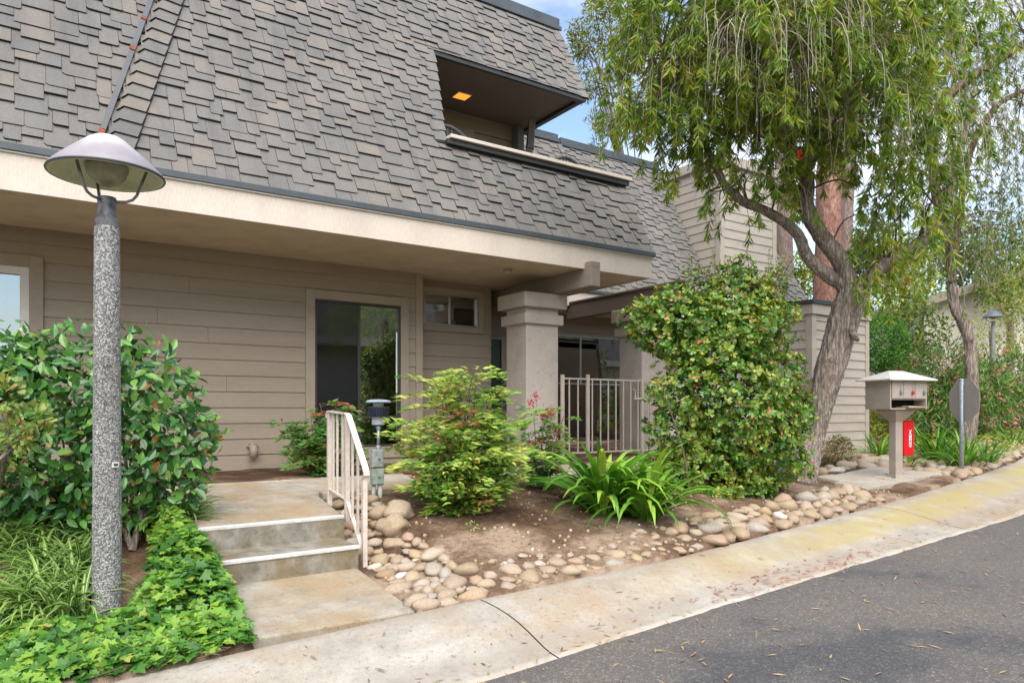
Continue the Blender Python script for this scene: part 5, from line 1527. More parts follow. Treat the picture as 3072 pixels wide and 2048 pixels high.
# ------------------------------------------------------------------ strap and blade plants
def blade(base, az, lean, length, width, droop, seg=7, fold=.18):
    """curved blade strip: returns (verts 2*(seg+1) or 3*, uv)"""
    pos = Vector(base); el = lean
    h = Vector((math.cos(az), math.sin(az), 0)); side = Vector((-math.sin(az), math.cos(az), 0))
    vs = []
    for i in range(seg + 1):
        t = i / seg
        w = width * (0.55 + .9 * t if t < .5 else (1.0 if t < .62 else max(.03, (1 - t) / .38) ** .8))
        dirv = h * math.sin(el) + Vector((0, 0, math.cos(el)))
        nv = dirv.cross(side)
        vs += [pos - side * w / 2 + nv * -fold * w, pos.copy(), pos + side * w / 2 + nv * -fold * w]
        pos = pos + dirv * (length / seg)
        el += droop / seg * (0.4 + 1.2 * t)
    fs = []
    for i in range(seg):
        a = i * 3
        fs += [(a, a + 1, a + 4, a + 3), (a + 1, a + 2, a + 5, a + 4)]
    return vs, fs
def strap_clump(name, label, base, n, lmin, lmax, width, mat, singles, droop=(1.0, 2.2), lean=(.05, .75), cat="plant", group=None, r0=.07, stuffname="foliage"):
    t = thing(name, label, cat, base, group)
    rr = random.Random(hash(label) % 9999 if False else len(label) * 7 + n)
    rest = MB()
    for k in range(n):
        az = rr.uniform(0, 2 * math.pi); rad = rr.uniform(0, r0)
        b0 = Vector((base.x + math.cos(az) * rad, base.y + math.sin(az) * rad, base.z - .02))
        vs, fs = blade(b0, az + rr.uniform(-.4, .4), rr.uniform(*lean), rr.uniform(lmin, lmax), width * rr.uniform(.8, 1.15), rr.uniform(*droop))
        if singles:
            MB().add(vs, fs).build("leaf", mat, t, smooth=True)
        else:
            rest.add(vs, fs)
    if not singles:
        tag(rest.build(stuffname, mat, t, smooth=True), kind="stuff")
    return t
a1, a2 = at(1385, 1178), at(1482, 1190)
strap_clump("agapanthus", "left of two bright green strap leaved clumps on bare soil before the gate", a1, 120, .60, .98, .060, M['agap'], True, droop=(1.3, 2.8), lean=(.03, .8), group="strap leaved clumps in the front bed", r0=.10)
strap_clump("agapanthus", "right strap leaved clump touching the foot of the large bush", a2, 100, .56, .92, .058, M['agap'], True, droop=(1.3, 2.9), lean=(.05, .95), group="strap leaved clumps in the front bed", r0=.09)
for dx, dy, n, l1, w, lab in ((2018, 1050, 46, .46, .022, "small strap leaved clump at the corner of the shed"), (2150, 1062, 80, .66, .022, "wide strap leaved clump behind the extinguisher case"),
                             (2215, 1075, 70, .6, .022, "strap leaved clump behind the foot of the road sign"), (2262, 1068, 40, .5, .02, "low strap leaved clump just right of the sign post"), (2085, 1068, 22, .3, .02, "small tuft of strap leaves at the foot of the mailbox post"), (2325, 1022, 26, .5, .025, "upright strap leaved tuft beside the far path")):
    b0 = at(dx, dy)
    strap_clump("daylily", lab, b0, int(n * 1.3), l1 * .8, l1 * 1.3, w * 1.35, M['agap'], False, droop=(.8, 2.2), lean=(.05, .9), group="strap leaved clumps by the road sign", r0=.14)

# spider plants: one tangled mass
sv_, sf_, suv = [], [], []
SPR = random.Random(2)
cl = []
for dx0, dx1, dy0, dy1, nn in ((-40, 205, 1175, 1440, 34), (-30, 210, 1160, 1240, 14), (395, 480, 1150, 1225, 5), (330, 400, 1185, 1240, 3)):
    for k in range(nn): cl.append(at(SPR.uniform(dx0, dx1), SPR.uniform(dy0 + 25, dy1)))
for b0 in cl:
    for k in range(30):
        az = SPR.uniform(0, 6.283)
        vs, fs = blade(b0 + Vector((SPR.gauss(0, .03), SPR.gauss(0, .03), -.01)), az, SPR.uniform(.1, .85), SPR.uniform(.28, .50), SPR.uniform(.016, .026), SPR.uniform(1.6, 3.0), 6, .25)
        n0 = len(sv_)
        sv_ += vs; sf_ += [tuple(i + n0 for i in f) for f in fs]; suv += [(0.0, 0), (0.5, 0), (1.0, 0)] * 7
me = mesh_np("spider_plants", np.array([tuple(v) for v in sv_]), np.array(sf_), 4, M['spider'], True)
uvl = me.uv_layers.new(name="UVMap"); li = np.zeros(len(me.loops), np.int32); me.loops.foreach_get("vertex_index", li)
uvl.data.foreach_set("uv", np.array(suv, np.float32)[li].ravel())
tag(link("spider_plants", me), "tangle of striped cream and green spider plant blades left of the lamp post", "ground cover", kind="stuff")

# ------------------------------------------------------------------ ivy
IVP = [(.27, 3.80), (.62, 3.80), (.97, 3.86), (1.0, 4.4), (1.0, 4.95), (.98, 5.4), (.86, 5.95), (.66, 5.95), (.70, 5.35), (.60, 4.95), (.44, 4.68), (.30, 4.62), (-.05, 4.85), (-.5, 5.0), (-2.6, 5.0), (-2.6, 3.74)]
def inside(poly, x, y):
    c = False
    for (x1, y1), (x2, y2) in zip(poly, poly[1:] + poly[:1]):
        if (y1 > y) != (y2 > y) and x < (x2 - x1) * (y - y1) / (y2 - y1) + x1: c = not c
    return c
def edge_dist(poly, x, y):
    best = 9
    for (x1, y1), (x2, y2) in zip(poly, poly[1:] + poly[:1]):
        dx, dy = x2 - x1, y2 - y1
        t = max(0, min(1, ((x - x1) * dx + (y - y1) * dy) / (dx * dx + dy * dy)))
        best = min(best, math.hypot(x - x1 - t * dx, y - y1 - t * dy))
    return best
iv = thing("ivy", "bright green ivy covering the ground around the lamp post and beside the steps", "ivy", (.6, 4.2, -1.2))
ip, ia, inn, isz = [], [], [], []
while len(ip) < 11500:
    x, y = RNG.uniform(-2.6, 1.02), RNG.uniform(3.72, 6.0)
    if not inside(IVP, x, y): continue
    e = edge_dist(IVP, x, y)
    ramp_ = max(0, min(1, (x - .5) / .2)) * max(0, min(1, (y - 3.95) / .7))
    g = G(min(x, .9), y)
    hgt = min(1, e / .16) ** .7 * (.10 + .10 * mnoise.noise(Vector((x * 3, y * 3, 0))) + -.01 + .17 * ramp_) * (.75 + .25 * ramp_)
    g = max(g, (-1.20 + max(0, y - 4.45) * .30) * ramp_ + g * (1 - ramp_))
    z = g + .02 + max(.01, hgt) * (1 - RNG.random() ** 2 * .75)
    ip.append((x, y, z)); isz.append(RNG.uniform(.036, .078))
    out = np.array([RNG.normal() * .7 + (.6 if x > .8 else 0), RNG.normal() * .7 - .45, RNG.normal() * .2 - .22])
    ia.append(out); inn.append((RNG.normal() * .38 - .05, RNG.normal() * .38 - .4, 1.0))
ip, ia, inn, isz = map(np.array, (ip, ia, inn, isz))
foliage(iv, "foliage", LEAF_IVY, ip, ia, inn, isz, M['ivy'], 300)
tubes("runner", [[Vector((x0, 3.86, -1.21)), Vector((x0 + .05, 3.80, -1.20)), Vector((x0 + .12 * (k % 3 - 1), 3.72, -1.20))] for k, x0 in enumerate((.35, .5, .66, .8))], .004, .003, M['stem'], iv, 5)

# ------------------------------------------------------------------ nandina shrubs
def nandina(name, label, base, canes, frond_n, mat, tip_mat, tip_share, leaf=.045, fl=.26, group=None, berries=(), low=.15, red_top=True):
    t = thing(name, label, "shrub", base, group)
    paths, P, A, N, S, P2, A2, N2, S2 = [], [], [], [], [], [], [], [], []
    for top in canes:
        b0 = base + Vector((RNG.normal() * .06, RNG.normal() * .06, -.02))
        mid = b0.lerp(top, .5) + Vector((RNG.normal() * .03, RNG.normal() * .03, .06))
        path = smooth_path([b0, mid, top], 5)
        paths.append(path)
        L = len(path)
        for k in range(frond_n):
            tt = low + (1 - low) * (k + .5) / frond_n
            o_ = path[min(L - 1, int(tt * (L - 1)))]
            az = RNG.uniform(0, 6.28)
            up_ = .55 if tt > .85 else .25
            dv = Vector((math.cos(az), math.sin(az), RNG.uniform(-.05, .6) + up_ * .3)).normalized()
            sd = dv.cross(Vector((0, 0, 1))).normalized()
            ln = fl * RNG.uniform(.65, 1.15) * (.5 + .55 * tt)
            fp = [o_ + dv * ln * s_ + Vector((0, 0, -.35 * ln * s_ * s_)) for s_ in (0, .35, .7, 1)]
            paths.append(fp)
            is_tip = RNG.random() < (tip_share * (1.8 if tt > .8 else .6))
            for m_ in range(24):
                s_ = RNG.uniform(.25, 1.0); sg_ = RNG.choice((-1, 1)); off = RNG.uniform(0, .34) * (1.1 - s_ * .7) * ln
                q = o_ + dv * ln * s_ + sd * sg_ * off + Vector((0, 0, -.35 * ln * s_ * s_ + RNG.normal() * .012))
                a_ = dv * (.6 + .4 * s_) + sd * sg_ * RNG.uniform(.1, .9) + Vector((0, 0, RNG.uniform(-.55, .1)))
                tgt = (P2, A2, N2, S2) if is_tip else (P, A, N, S)
                tgt[0].append(tuple(q)); tgt[1].append(tuple(a_)); tgt[2].append((RNG.normal() * .35 - .25, RNG.normal() * .35 - .75, .8)); tgt[3].append(leaf * RNG.uniform(.65, 1.2))
    foliage(t, "foliage", LEAF_LAN, P, A, N, S, mat)
    if P2: foliage(t, "new_growth", LEAF_LAN, P2, A2, N2, S2, tip_mat)
    mb = MB()
    for p_ in paths:
        n_ = len(p_)
        r0 = .007 if n_ > 5 else .002
        mb.tube(p_, [r0 * (1 - .5 * i / (n_ - 1)) for i in range(n_)], 5, cap=False)
    tag(mb.build("canes", M['stem'], t, smooth=True), kind="stuff")
    for c_, r_, n_ in berries:
        mb = MB()
        for k in range(n_):
            q = Vector(c_) + Vector(RNG.normal(size=3)) * r_ * .5
            mb.ball(q, .0055, 6, 4)
        tag(mb.build("berries", M['redfl'], t, smooth=True), kind="stuff")
    return t
nb = at(1065, 1168)
dN = depth_of(nb)
tops = [U(x, y, dN + z) for x, y, z in ((985, 900, .1), (1050, 870, 0), (1095, 850, .1), (1130, 900, .15), (950, 960, -.1), (1000, 985, -.2), (1060, 960, -.15), (1120, 990, -.1), (1165, 960, .1), (1150, 1040, -.1), (965, 1040, 0), (1030, 1060, -.25), (1090, 1080, -.2), (940, 1000, .1), (1080, 905, .2), (1170, 1090, 0), (985, 1100, -.2), (1130, 1120, -.15), (1090, 835, 0), (1010, 870, 0), (1040, 1010, -.3), (1100, 1030, -.3), (1060, 1120, -.3), (1000, 1060, -.3))]
nandina("nandina_shrub", "tall bushy yellow green shrub of fine leaflets between the handrail and the pillar", nb, tops, 26, M['nand'], M['nand_tip'], .035, .080, .36, berries=((U(1005, 1000, dN - .35), .04, 30), (U(1012, 962, dN + .1), .03, 14)))
nb = at(735, 1090)
tops = [U(x, y, depth_of(nb) + z) for x, y, z in ((690, 985, 0), (735, 925, .1), (770, 930, .1), (790, 980, 0), (680, 1030, -.05), (740, 1010, -.15), (790, 1030, 0), (715, 960, -.1), (660, 975, .05), (760, 1060, -.15), (705, 1065, -.15))]
nandina("nandina_shrub", "green fine leaved shrub against the wall below the large dark window", nb, tops, 20, M['nand_green'], M['nand_tip'], .05, .080, .30)
nb = at(1245, 1118)
tops = [U(x, y, depth_of(nb) + z) for x, y, z in ((1225, 930, 0), (1260, 940, .05), (1285, 985, 0), (1215, 1000, 0), (1245, 1020, -.1), (1270, 1050, -.1), (1225, 1070, -.1), (1295, 955, .1))]
nandina("nandina_shrub", "slim sparse shrub with red berry sprays in front of the pillar", nb, tops, 17, M['nand_green'], M['nand_tip'], .16, .058, .24, berries=((U(1222, 925, depth_of(nb)), .05, 42), (U(1232, 910, depth_of(nb)), .045, 36), (U(1252, 957, depth_of(nb)), .06, 50)))
# little bush at the foot of the shed
nb = at(1925, 1066)
db = thing("dwarf_bush", "small round rusty green bush at the foot of the shed", "bush", nb)
p, d = lobe_points([(nb + Vector((0, 0, .20)), .24), (nb + Vector((.1, 0, .16)), .2), (nb + Vector((-.1, 0, .15)), .2), (nb + Vector((.02, 0, .3)), .14)], 2600, .5)
foliage(db, "foliage", LEAF_LAN, p, norm(d + rdir(len(p)) * .7), norm(rdir(len(p)) * .5 + [0, -.3, 1]), RNG.uniform(.03, .05, len(p)), M['redbush'])
tubes("stem", [[nb + Vector((dx, 0, -.02)), nb + Vector((dx * 2, 0, .15))] for dx in (-.05, 0, .05)], .008, .005, M['stem'], db)
# dark climber beside the entry door, seedlings by the wall
cb = Vector((6.75, 10.6, -.77))
cl_ = thing("entry_plant", "dark leafy plant standing at the entry door behind the pillar", "plant", cb)
p, d = lobe_points([(cb + Vector((0, 0, 1.05)), .38), (cb + Vector((.3, 0, .7)), .35), (cb + Vector((.55, .1, 1.2)), .3), (cb + Vector((.1, 0, .45)), .3)], 700, .4)
foliage(cl_, "foliage", LEAF_OV, p, norm(d + rdir(len(p)) * .6), norm(rdir(len(p)) * .5 + [0, -.4, 1]), RNG.uniform(.06, .10, len(p)), M['holly'])
tubes("stem", [smooth_path([cb, cb + Vector((.05, 0, .5)), cb + Vector((.1, 0, 1.0))], 4)], .02, .01, M['stem'], cl_, 6)
for k, (dx, dy, r, n_, lab) in enumerate(((440, 1100, .09, 70, "small leafy seedling at the wall beside the glossy shrub"), (1085, 1222, .05, 34, "tiny yellow green seedling on the bare soil in front of the tall shrub"))):
    b0 = at(dx, dy)
    t = thing("seedling", lab, "plant", b0)
    p, d = lobe_points([(b0 + Vector((0, 0, r)), r)], n_, .3)
    foliage(t, "foliage", LEAF_OV, p, norm(d + [0, 0, .4]), norm(rdir(n_) * .5 + [0, -.4, 1]), RNG.uniform(.03, .05, n_) * (1 if k == 0 else .6), M['ivy'] if k == 0 else M['nand'])

# ------------------------------------------------------------------ the large bush by the gate
bb = at(1640, 1150)
bush = thing("large_bush", "tall dense bush of small green and yellow leaves with red tips before the low wall", "bush", bb)
BL = lobesU([(1640, 1085, 7.85, .46), (1560, 1000, 7.8, .36), (1565, 900, 7.8, .34), (1730, 980, 7.7, .52), (1660, 900, 7.7, .58), (1660, 790, 7.8, .52), (1780, 1045, 7.9, .36), (1580, 760, 7.8, .42), (1470, 738, 7.95, .22), (1500, 760, 7.9, .26), (1530, 715, 7.9, .25),
              (1740, 760, 7.9, .40), (1680, 690, 8.0, .34), (1790, 870, 7.9, .30), (1825, 930, 7.9, .19), (1600, 680, 8.0, .26), (1520, 1080, 7.9, .24), (1720, 1110, 7.8, .30), (1750, 690, 8.0, .22), (1800, 720, 8.0, .16), (1590, 1130, 7.7, .26), (1850, 960, 7.8, .10), (1790, 960, 7.8, .26), (1650, 1120, 7.65, .30), (1690, 1140, 7.7, .24), (1560, 1090, 7.75, .28), (1610, 1050, 7.7, .34), (1660, 1150, 7.6, .2), (1610, 1155, 7.6, .18), (1735, 1140, 7.65, .22), (1700, 630, 8.0, .18), (1780, 650, 8.05, .14), (1640, 1165, 7.55, .2), (1700, 1165, 7.6, .2), (1590, 1160, 7.6, .18)])
nrs = 6600
p, d = lobe_points(BL, nrs, .5, lumpy=.75, lf=3.4)
keep = p[:, 2] > -.98
p, d = p[keep], d[keep]
shoot = norm(d * .8 + rdir(len(p)) * .55 + [0, -.1, .35])
K = 6
u1 = norm(np.cross(shoot, rdir(len(p)))); u2 = np.cross(shoot, u1)
P, A, N = [], [], []
for k in range(K):
    a = 2 * math.pi * k / K + RNG.uniform(-.4, .4, len(p))
    rd_ = u1 * np.cos(a)[:, None] + u2 * np.sin(a)[:, None]
    P.append(p + shoot * RNG.uniform(0, .03, (len(p), 1))); A.append(rd_ + shoot * RNG.uniform(.25, .8, (len(p), 1))); N.append(shoot - rd_ * .3)
P, A, N = map(np.concatenate, (P, A, N))
foliage(bush, "foliage", LEAF_OB, P, A, N, RNG.uniform(.042, .066, len(P)), M['bush'])
# airy shoots at the top
tw, tp, ta = [], [], []
for k in range(70):
    s0 = U(RNG.uniform(1580, 1800), RNG.uniform(630, 720), 8.0 + RNG.normal() * .15)
    e0 = s0 + Vector((RNG.normal() * .14, RNG.normal() * .1, RNG.uniform(.16, .42)))
    tw.append([s0, s0.lerp(e0, .5) + Vector((RNG.normal() * .02, 0, 0)), e0])
    for t_ in np.linspace(.15, 1, 12):
        tp.append(tuple(s0.lerp(e0, t_))); ta.append(RNG.normal(size=3) + np.array([0, 0, .5]))
foliage(bush, "top_shoots", LEAF_OB, tp, ta, rdir(len(tp)) + np.array([0, -.3, .8]), RNG.uniform(.026, .045, len(tp)), leafmat('young_bush_leaf', [(0, (.13, .21, .03)), (.6, (.26, .31, .05)), (1, (.38, .20, .06))], .4, .3))
tubes("twigs", tw, .004, .002, M['stem'], bush, 4, stuff=True)
tubes("stem", [smooth_path([bb + Vector((dx, .25, -.05)), bb + Vector((dx * 3, .25, .5)), bb + Vector((dx * 5, .4, 1.1))], 4) for dx in (-.06, 0, .07)], .016, .006, M['stem'], bush, 6)

# ------------------------------------------------------------------ weeping tree
def strands(parent, lobes, n, mat, twig_mat, leaf=(.05, .085), lens=(.45, 1.15), leaves=34, bare=.45, hang=1.0, branches=None, flowers=0, spread=.30, name="foliage", tmpl=None, r0=.0050):
    """hanging shoots: bare pale twigs above, narrow leaves towards the tips"""
    p0, d0 = lobe_points(lobes, n, .25)
    ln = RNG.uniform(*lens, n)
    h = d0 * np.array([1, 1, 0]) + RNG.normal(size=(n, 3)) * np.array([.35, .35, 0])
    init = norm(h * .8 + np.array([0, 0, .15]) + rdir(n) * .25)
    segs = 6
    pts = [p0]; dirv = init
    for s in range(segs):
        k = (s + 1) / segs
        dirv = norm(dirv + np.array([0, 0, -.85 * hang]) * (.35 + k) + RNG.normal(size=(n, 3)) * .10)
        pts.append(pts[-1] + dirv * (ln / segs)[:, None])
    pts = np.stack(pts, 1)                                   # n, segs+1, 3
    # twigs: three sided
    R_ = np.linspace(r0, r0 * .45, segs + 1)
    ring = np.array([(math.cos(a), math.sin(a), 0) for a in (0, 2.094, 4.189)])
    v = pts[:, :, None, :] + ring[None, None] * R_[None, :, None, None]
    f = []
    for s in range(segs):
        for k in range(3):
            f.append((s * 3 + k, s * 3 + (k + 1) % 3, (s + 1) * 3 + (k + 1) % 3, (s + 1) * 3 + k))
    f = np.array(f)[None] + (np.arange(n) * (segs + 1) * 3)[:, None, None]
    tag(link("twigs", mesh_np("twigs", v.reshape(-1, 3), f.reshape(-1, 4), 4, twig_mat), parent), kind="stuff")
    node = np.array([.55, .78, .93])[np.minimum(2, RNG.integers(0, 4, (n, leaves)))]
    t = np.clip(np.where(RNG.random((n, leaves)) < .85, node + RNG.random((n, leaves)) * .10 - .05, bare + (1 - bare) * RNG.random((n, leaves))), .05, .999)
    leafless = RNG.random(n) < .26
    tt = t * segs; i0 = np.minimum(tt.astype(int), segs - 1); fr = (tt - i0)[..., None]
    ii = np.arange(n)[:, None]
    q = pts[ii, i0] * (1 - fr) + pts[ii, i0 + 1] * fr
    tang = norm(pts[ii, i0 + 1] - pts[ii, i0])
    q = q[~leafless].reshape(-1, 3); tang = tang[~leafless].reshape(-1, 3)
    side = rdir(len(q)); side = norm(side - tang * (side * tang).sum(-1, keepdims=True))
    a_ = tang * RNG.uniform(.6, 1.1, (len(q), 1)) + side * RNG.uniform(.35, 1.0, (len(q), 1))
    foliage(parent, name, tmpl or LEAF_NAR, q, a_, rdir(len(q)), RNG.uniform(*leaf, len(q)), mat)
    return pts
def brushes(parent, places, mat=M['redfl'], L=.09, r=.03, n=90):
    for c_ in places:
        ps = np.array(c_)[None] + np.array([[0, 0, -L * t_] for t_ in RNG.random(n)])
        ax_ = rdir(n) * np.array([1, 1, .25])
        foliage(parent, "flower", LEAF_NAR, ps, ax_, rdir(n), np.full(n, r), mat, stuff=False)

D1 = 9.35
tb = at(1838, 1100)
tree = thing("weeping_tree", "leaning weeping tree with furrowed bark and narrow hanging leaves beside the shed", "tree", tb)
trunk_mb = MB()
tp_ = limb(trunk_mb, [tb + Vector((-.02, 0, -.12)), tb + Vector((.0, 0, .05)), U(1858, 1010, D1), U(1893, 890, D1), U(1918, 800, D1), U(1942, 720, D1), U(1958, 672, D1)], [.27, .205, .170, .165, .172, .185, .165], 56, 12, .16, 1.0)
trunk_mb.build("trunk", M['bark'], tree, smooth=True)
kb = MB()
kc = U(1958, 768, D1 - .185)
kb.lathe([(.035, -.02), (.055, .0), (.062, .025), (.050, .04), (.038, .035), (.028, .005), (.0, -.03)], 20, (0, 0, 0))
kn = kb.build("knot", M['bark'], tree, smooth=True)
kn.location = kc - Vector(tree.location)
kn.rotation_euler = (R(65), 0, R(25)); kn.scale = (1.25, 1.9, 1.2)
limbs = []
def add_limb(pts, radii, fiss=.16, n=24, seed=0.0):
    mb = MB()
    limbs.append(limb(mb, pts, radii, n, 8, fiss, seed))
    mb.build("limb", M['bark'] if radii[0] > .05 else M['bark_dark'], tree, smooth=True)
add_limb([U(1958, 690, D1), U(1935, 655, D1), U(1900, 632, D1 - .05), U(1855, 590, D1 - .1), U(1830, 535, D1 - .2), U(1770, 490, D1 - .3), U(1705, 462, D1 - .5), U(1662, 420, D1 - .6), U(1640, 372, D1 - .7), U(1600, 300, D1 - .9)], [.10, .095, .085, .072, .065, .058, .050, .044, .035, .02], seed=3)
add_limb([U(1955, 700, D1), U(1942, 640, D1 - .02), U(1928, 595, D1 - .05), U(1885, 540, D1 - .1), U(1853, 478, D1 - .15), U(1850, 400, D1 - .2), U(1800, 330, D1 - .3), U(1752, 250, D1 - .4), U(1738, 150, D1 - .5), U(1730, 40, D1 - .5)], [.13, .12, .105, .10, .095, .085, .08, .07, .055, .03], seed=5)
add_limb([U(1965, 690, D1), U(1985, 650, D1 + .05), U(2040, 600, D1 + .1), U(2100, 565, D1 + .2), U(2150, 520, D1 + .3), U(2185, 430, D1 + .4), U(2210, 330, D1 + .5), U(2240, 200, D1 + .6)], [.12, .10, .088, .08, .07, .055, .04, .02], seed=8)
add_limb([U(1850, 400, D1 - .2), U(1890, 320, D1 + .1), U(1950, 200, D1 + .2), U(1990, 60, D1 + .2)], [.06, .05, .035, .02], seed=9)
add_limb([U(1800, 330, D1 - .3), U(1700, 280, D1 - .8), U(1600, 200, D1 - 1.2), U(1520, 120, D1 - 1.3)], [.05, .04, .03, .015], seed=11)
WL = lobesU([(1545, 60, 8.2, .55), (1510, 180, 8.1, .40), (1550, 230, 8.2, .34), (1620, 0, 8.0, .7), (1650, 170, 8.2, .6), (1600, 290, 8.6, .3), (1750, 60, 7.8, .75), (1740, 270, 8.8, .5), (1880, 0, 8.0, .8), (1870, 180, 8.2, .7), (1900, 300, 8.8, .4),
              (2000, 60, 8.2, .8), (2020, 250, 8.6, .6), (2080, 400, 9, .45), (2050, 500, 9.1, .33), (2150, 60, 9, .6), (2160, 250, 9.2, .4), (2140, 400, 9.3, .25), (1560, -120, 8, .7), (1750, -120, 8, .8), (1960, -140, 8, .9), (2120, -120, 9, .7), (1700, 340, 8.8, .2), (1465, 100, 8.3, .22), (2010, 560, 9.2, .2), (1570, 370, 8.6, .16), (1660, 440, 8.8, .14), (1720, 420, 8.9, .2), (1470, 240, 8.2, .16), (1800, 420, 9.0, .22), (2010, 620, 9.2, .16)])
strands(tree, WL, 2450, M['bottle'], M['twig'], leaf=(.09, .155), lens=(.3, .85), leaves=40, tmpl=LEAF_WEEP, hang=.8)
# curtains of bare shoots high in the crown
strands(tree, lobesU([(1640, 40, 7.6, .35), (1740, 60, 7.4, .4), (1880, 20, 7.5, .4), (1960, 90, 7.7, .4), (2080, 60, 8.2, .45), (1800, 160, 7.8, .35), (2000, 230, 8.0, .3), (2200, 260, 8.8, .4)]), 360, M['bottle'], M['twig'], lens=(.4, 1.0), leaves=10, name="sparse_leaves", hang=1.25, r0=.0062)
# small branches from the limbs into the crown
sb = []
for c_, r_ in WL:
    for k in range(5):
        e0 = Vector(c_) + Vector(RNG.normal(size=3)) * r_ * .5
        s0 = nearest(limbs, e0)
        mid = s0.lerp(e0, .5) + Vector((0, 0, .18 * (e0 - s0).length)) + Vector(RNG.normal(size=3)) * .06
        sb.append(smooth_path([s0, mid, e0], 4))
tubes("branches", sb, .016, .004, M['bark_dark'], tree, 6, stuff=True)
brushes(tree, [U(1837, 345, 7.0), U(2052, 596, 9.0), U(2060, 560, 9.0), U(2085, 640, 9.1)])

tb2 = at(2222, 1020)
D2 = depth_of(tb2)
tree2 = thing("weeping_tree", "slender crooked weeping tree behind the road sign among flowering shrubs", "tree", tb2)
mb = MB()
l2 = [limb(mb, [tb2 + Vector((0, 0, -.15)), tb2 + Vector((0, 0, .1)), U(2230, 950, D2), U(2232, 860, D2), U(2228, 790, D2), U(2212, 740, D2), U(2192, 700, D2), U(2186, 640, D2)], [.22, .145, .125, .105, .10, .098, .088, .075], 36, 10, .18, 21)]
mb.build("trunk", M['bark'], tree2, smooth=True)
def limb2(pts, radii, seed):
    mb = MB(); l2.append(limb(mb, pts, radii, 16, 8, .15, seed)); mb.build("limb", M['bark_dark'], tree2, smooth=True)
limb2([U(2186, 650, D2), U(2180, 560, D2), U(2150, 450, D2), U(2140, 300, D2 - .3), U(2180, 220, D2 - .4), U(2260, 160, D2 - .5), U(2370, 90, D2 - .5)], [.085, .08, .075, .10, .095, .08, .05], 23)
limb2([U(2186, 640, D2), U(2200, 520, D2), U(2225, 360, D2 - .2), U(2260, 290, D2 - .3), U(2300, 235, D2 - .4), U(2400, 190, D2 - .4)], [.07, .06, .06, .055, .05, .03], 25)
TL = lobesU([(2250, 330, D2, .8), (2320, 420, D2, .8), (2200, 470, D2, .6), (2280, 520, D2, .6), (2330, 560, D2, .5), (2190, 590, D2 - .2, .4), (2120, 500, D2, .6), (2290, 200, D2, 1.0), (2240, 60, D2, 1.1), (2360, 100, D2, 1.0), (2300, -80, D2, 1.2), (2100, 560, D2, .4), (2340, 300, D2, .8), (2150, 200, D2 + .5, 1.0)])
strands(tree2, TL, 1150, M['bottle2'], M['twig'], leaf=(.08, .14), lens=(.5, 1.2), leaves=28)
sb = []
for c_, r_ in TL:
    for k in range(4):
        e0 = Vector(c_) + Vector(RNG.normal(size=3)) * r_ * .5
        s0 = nearest(l2, e0)
        sb.append(smooth_path([s0, s0.lerp(e0, .5) + Vector((0, 0, .15 * (e0 - s0).length)), e0], 4))
tubes("branches", sb, .018, .005, M['bark_dark'], tree2, 5, stuff=True)

# ------------------------------------------------------------------ trees and shrubs further back
def gz(x, y): return G(min(x, 60), y)
def leafy_tree(name, label, base, lobes, n, leaf, mat, trunk_r, tmpl=LEAF_OV, bark=M['bark_grey'], cat="tree", group=None, shell=.35, flowers=None, droop=0.0, stems=1):
    t = thing(name, label, cat, base, group)
    p, d = lobe_points(lobes, n, shell)
    foliage(t, "crown", tmpl, p, norm(d * .6 + rdir(n) * .8 + [0, 0, -droop]), norm(rdir(n) * .6 + d * .4 + [0, -.3, .8]), RNG.uniform(leaf * .7, leaf * 1.25, n), mat)
    cen = sum((Vector(l[0]) for l in lobes), Vector((0, 0, 0))) / len(lobes)
    mb = MB()
    if trunk_r > .03:
        lp = limb(mb, [base - Vector((0, 0, .2)), base.lerp(cen, .5) + Vector((.1, 0, 0)), cen], [trunk_r, trunk_r * .75, trunk_r * .4], 16, 6, .12, base.x)
        mb.build("trunk", bark, t, smooth=True)
    else:
        lp = [base, cen]
    tubes("branches", [smooth_path([lp[-1] if k % 2 else lp[len(lp) // 2], lp[-1].lerp(Vector(c_), .5) + Vector((0, 0, .1)), Vector(c_)], 4) for k, (c_, r_) in enumerate(lobes)], max(.008, trunk_r * .3), max(.004, trunk_r * .08), bark, t, 5, stuff=True)
    if flowers:
        fm, fn, fs, cl_n = flowers
        c0, dd = lobe_points(lobes, fn, .95)
        P = (c0[:, None] + RNG.normal(size=(fn, cl_n, 3)) * fs * .9).reshape(-1, 3)
        foliage(t, "blossom", PETAL, P, rdir(len(P)) + [0, 0, .3], rdir(len(P)) + [0, -.5, .5], RNG.uniform(fs * .6, fs * 1.2, len(P)), fm)
    return t
# round clipped tree behind the shed
c0 = U(2022, 790, 15.8)
leafy_tree("clipped_tree", "dense round clipped dark green tree just right of the shed", Vector((c0.x, c0.y, gz(c0.x, c0.y))), [(c0, .60), (c0 + Vector((.1, 0, .12)), .5), (c0 + Vector((0, 0, -.15)), .52)], 9000, .05, M['clipped'], .06, shell=.75)
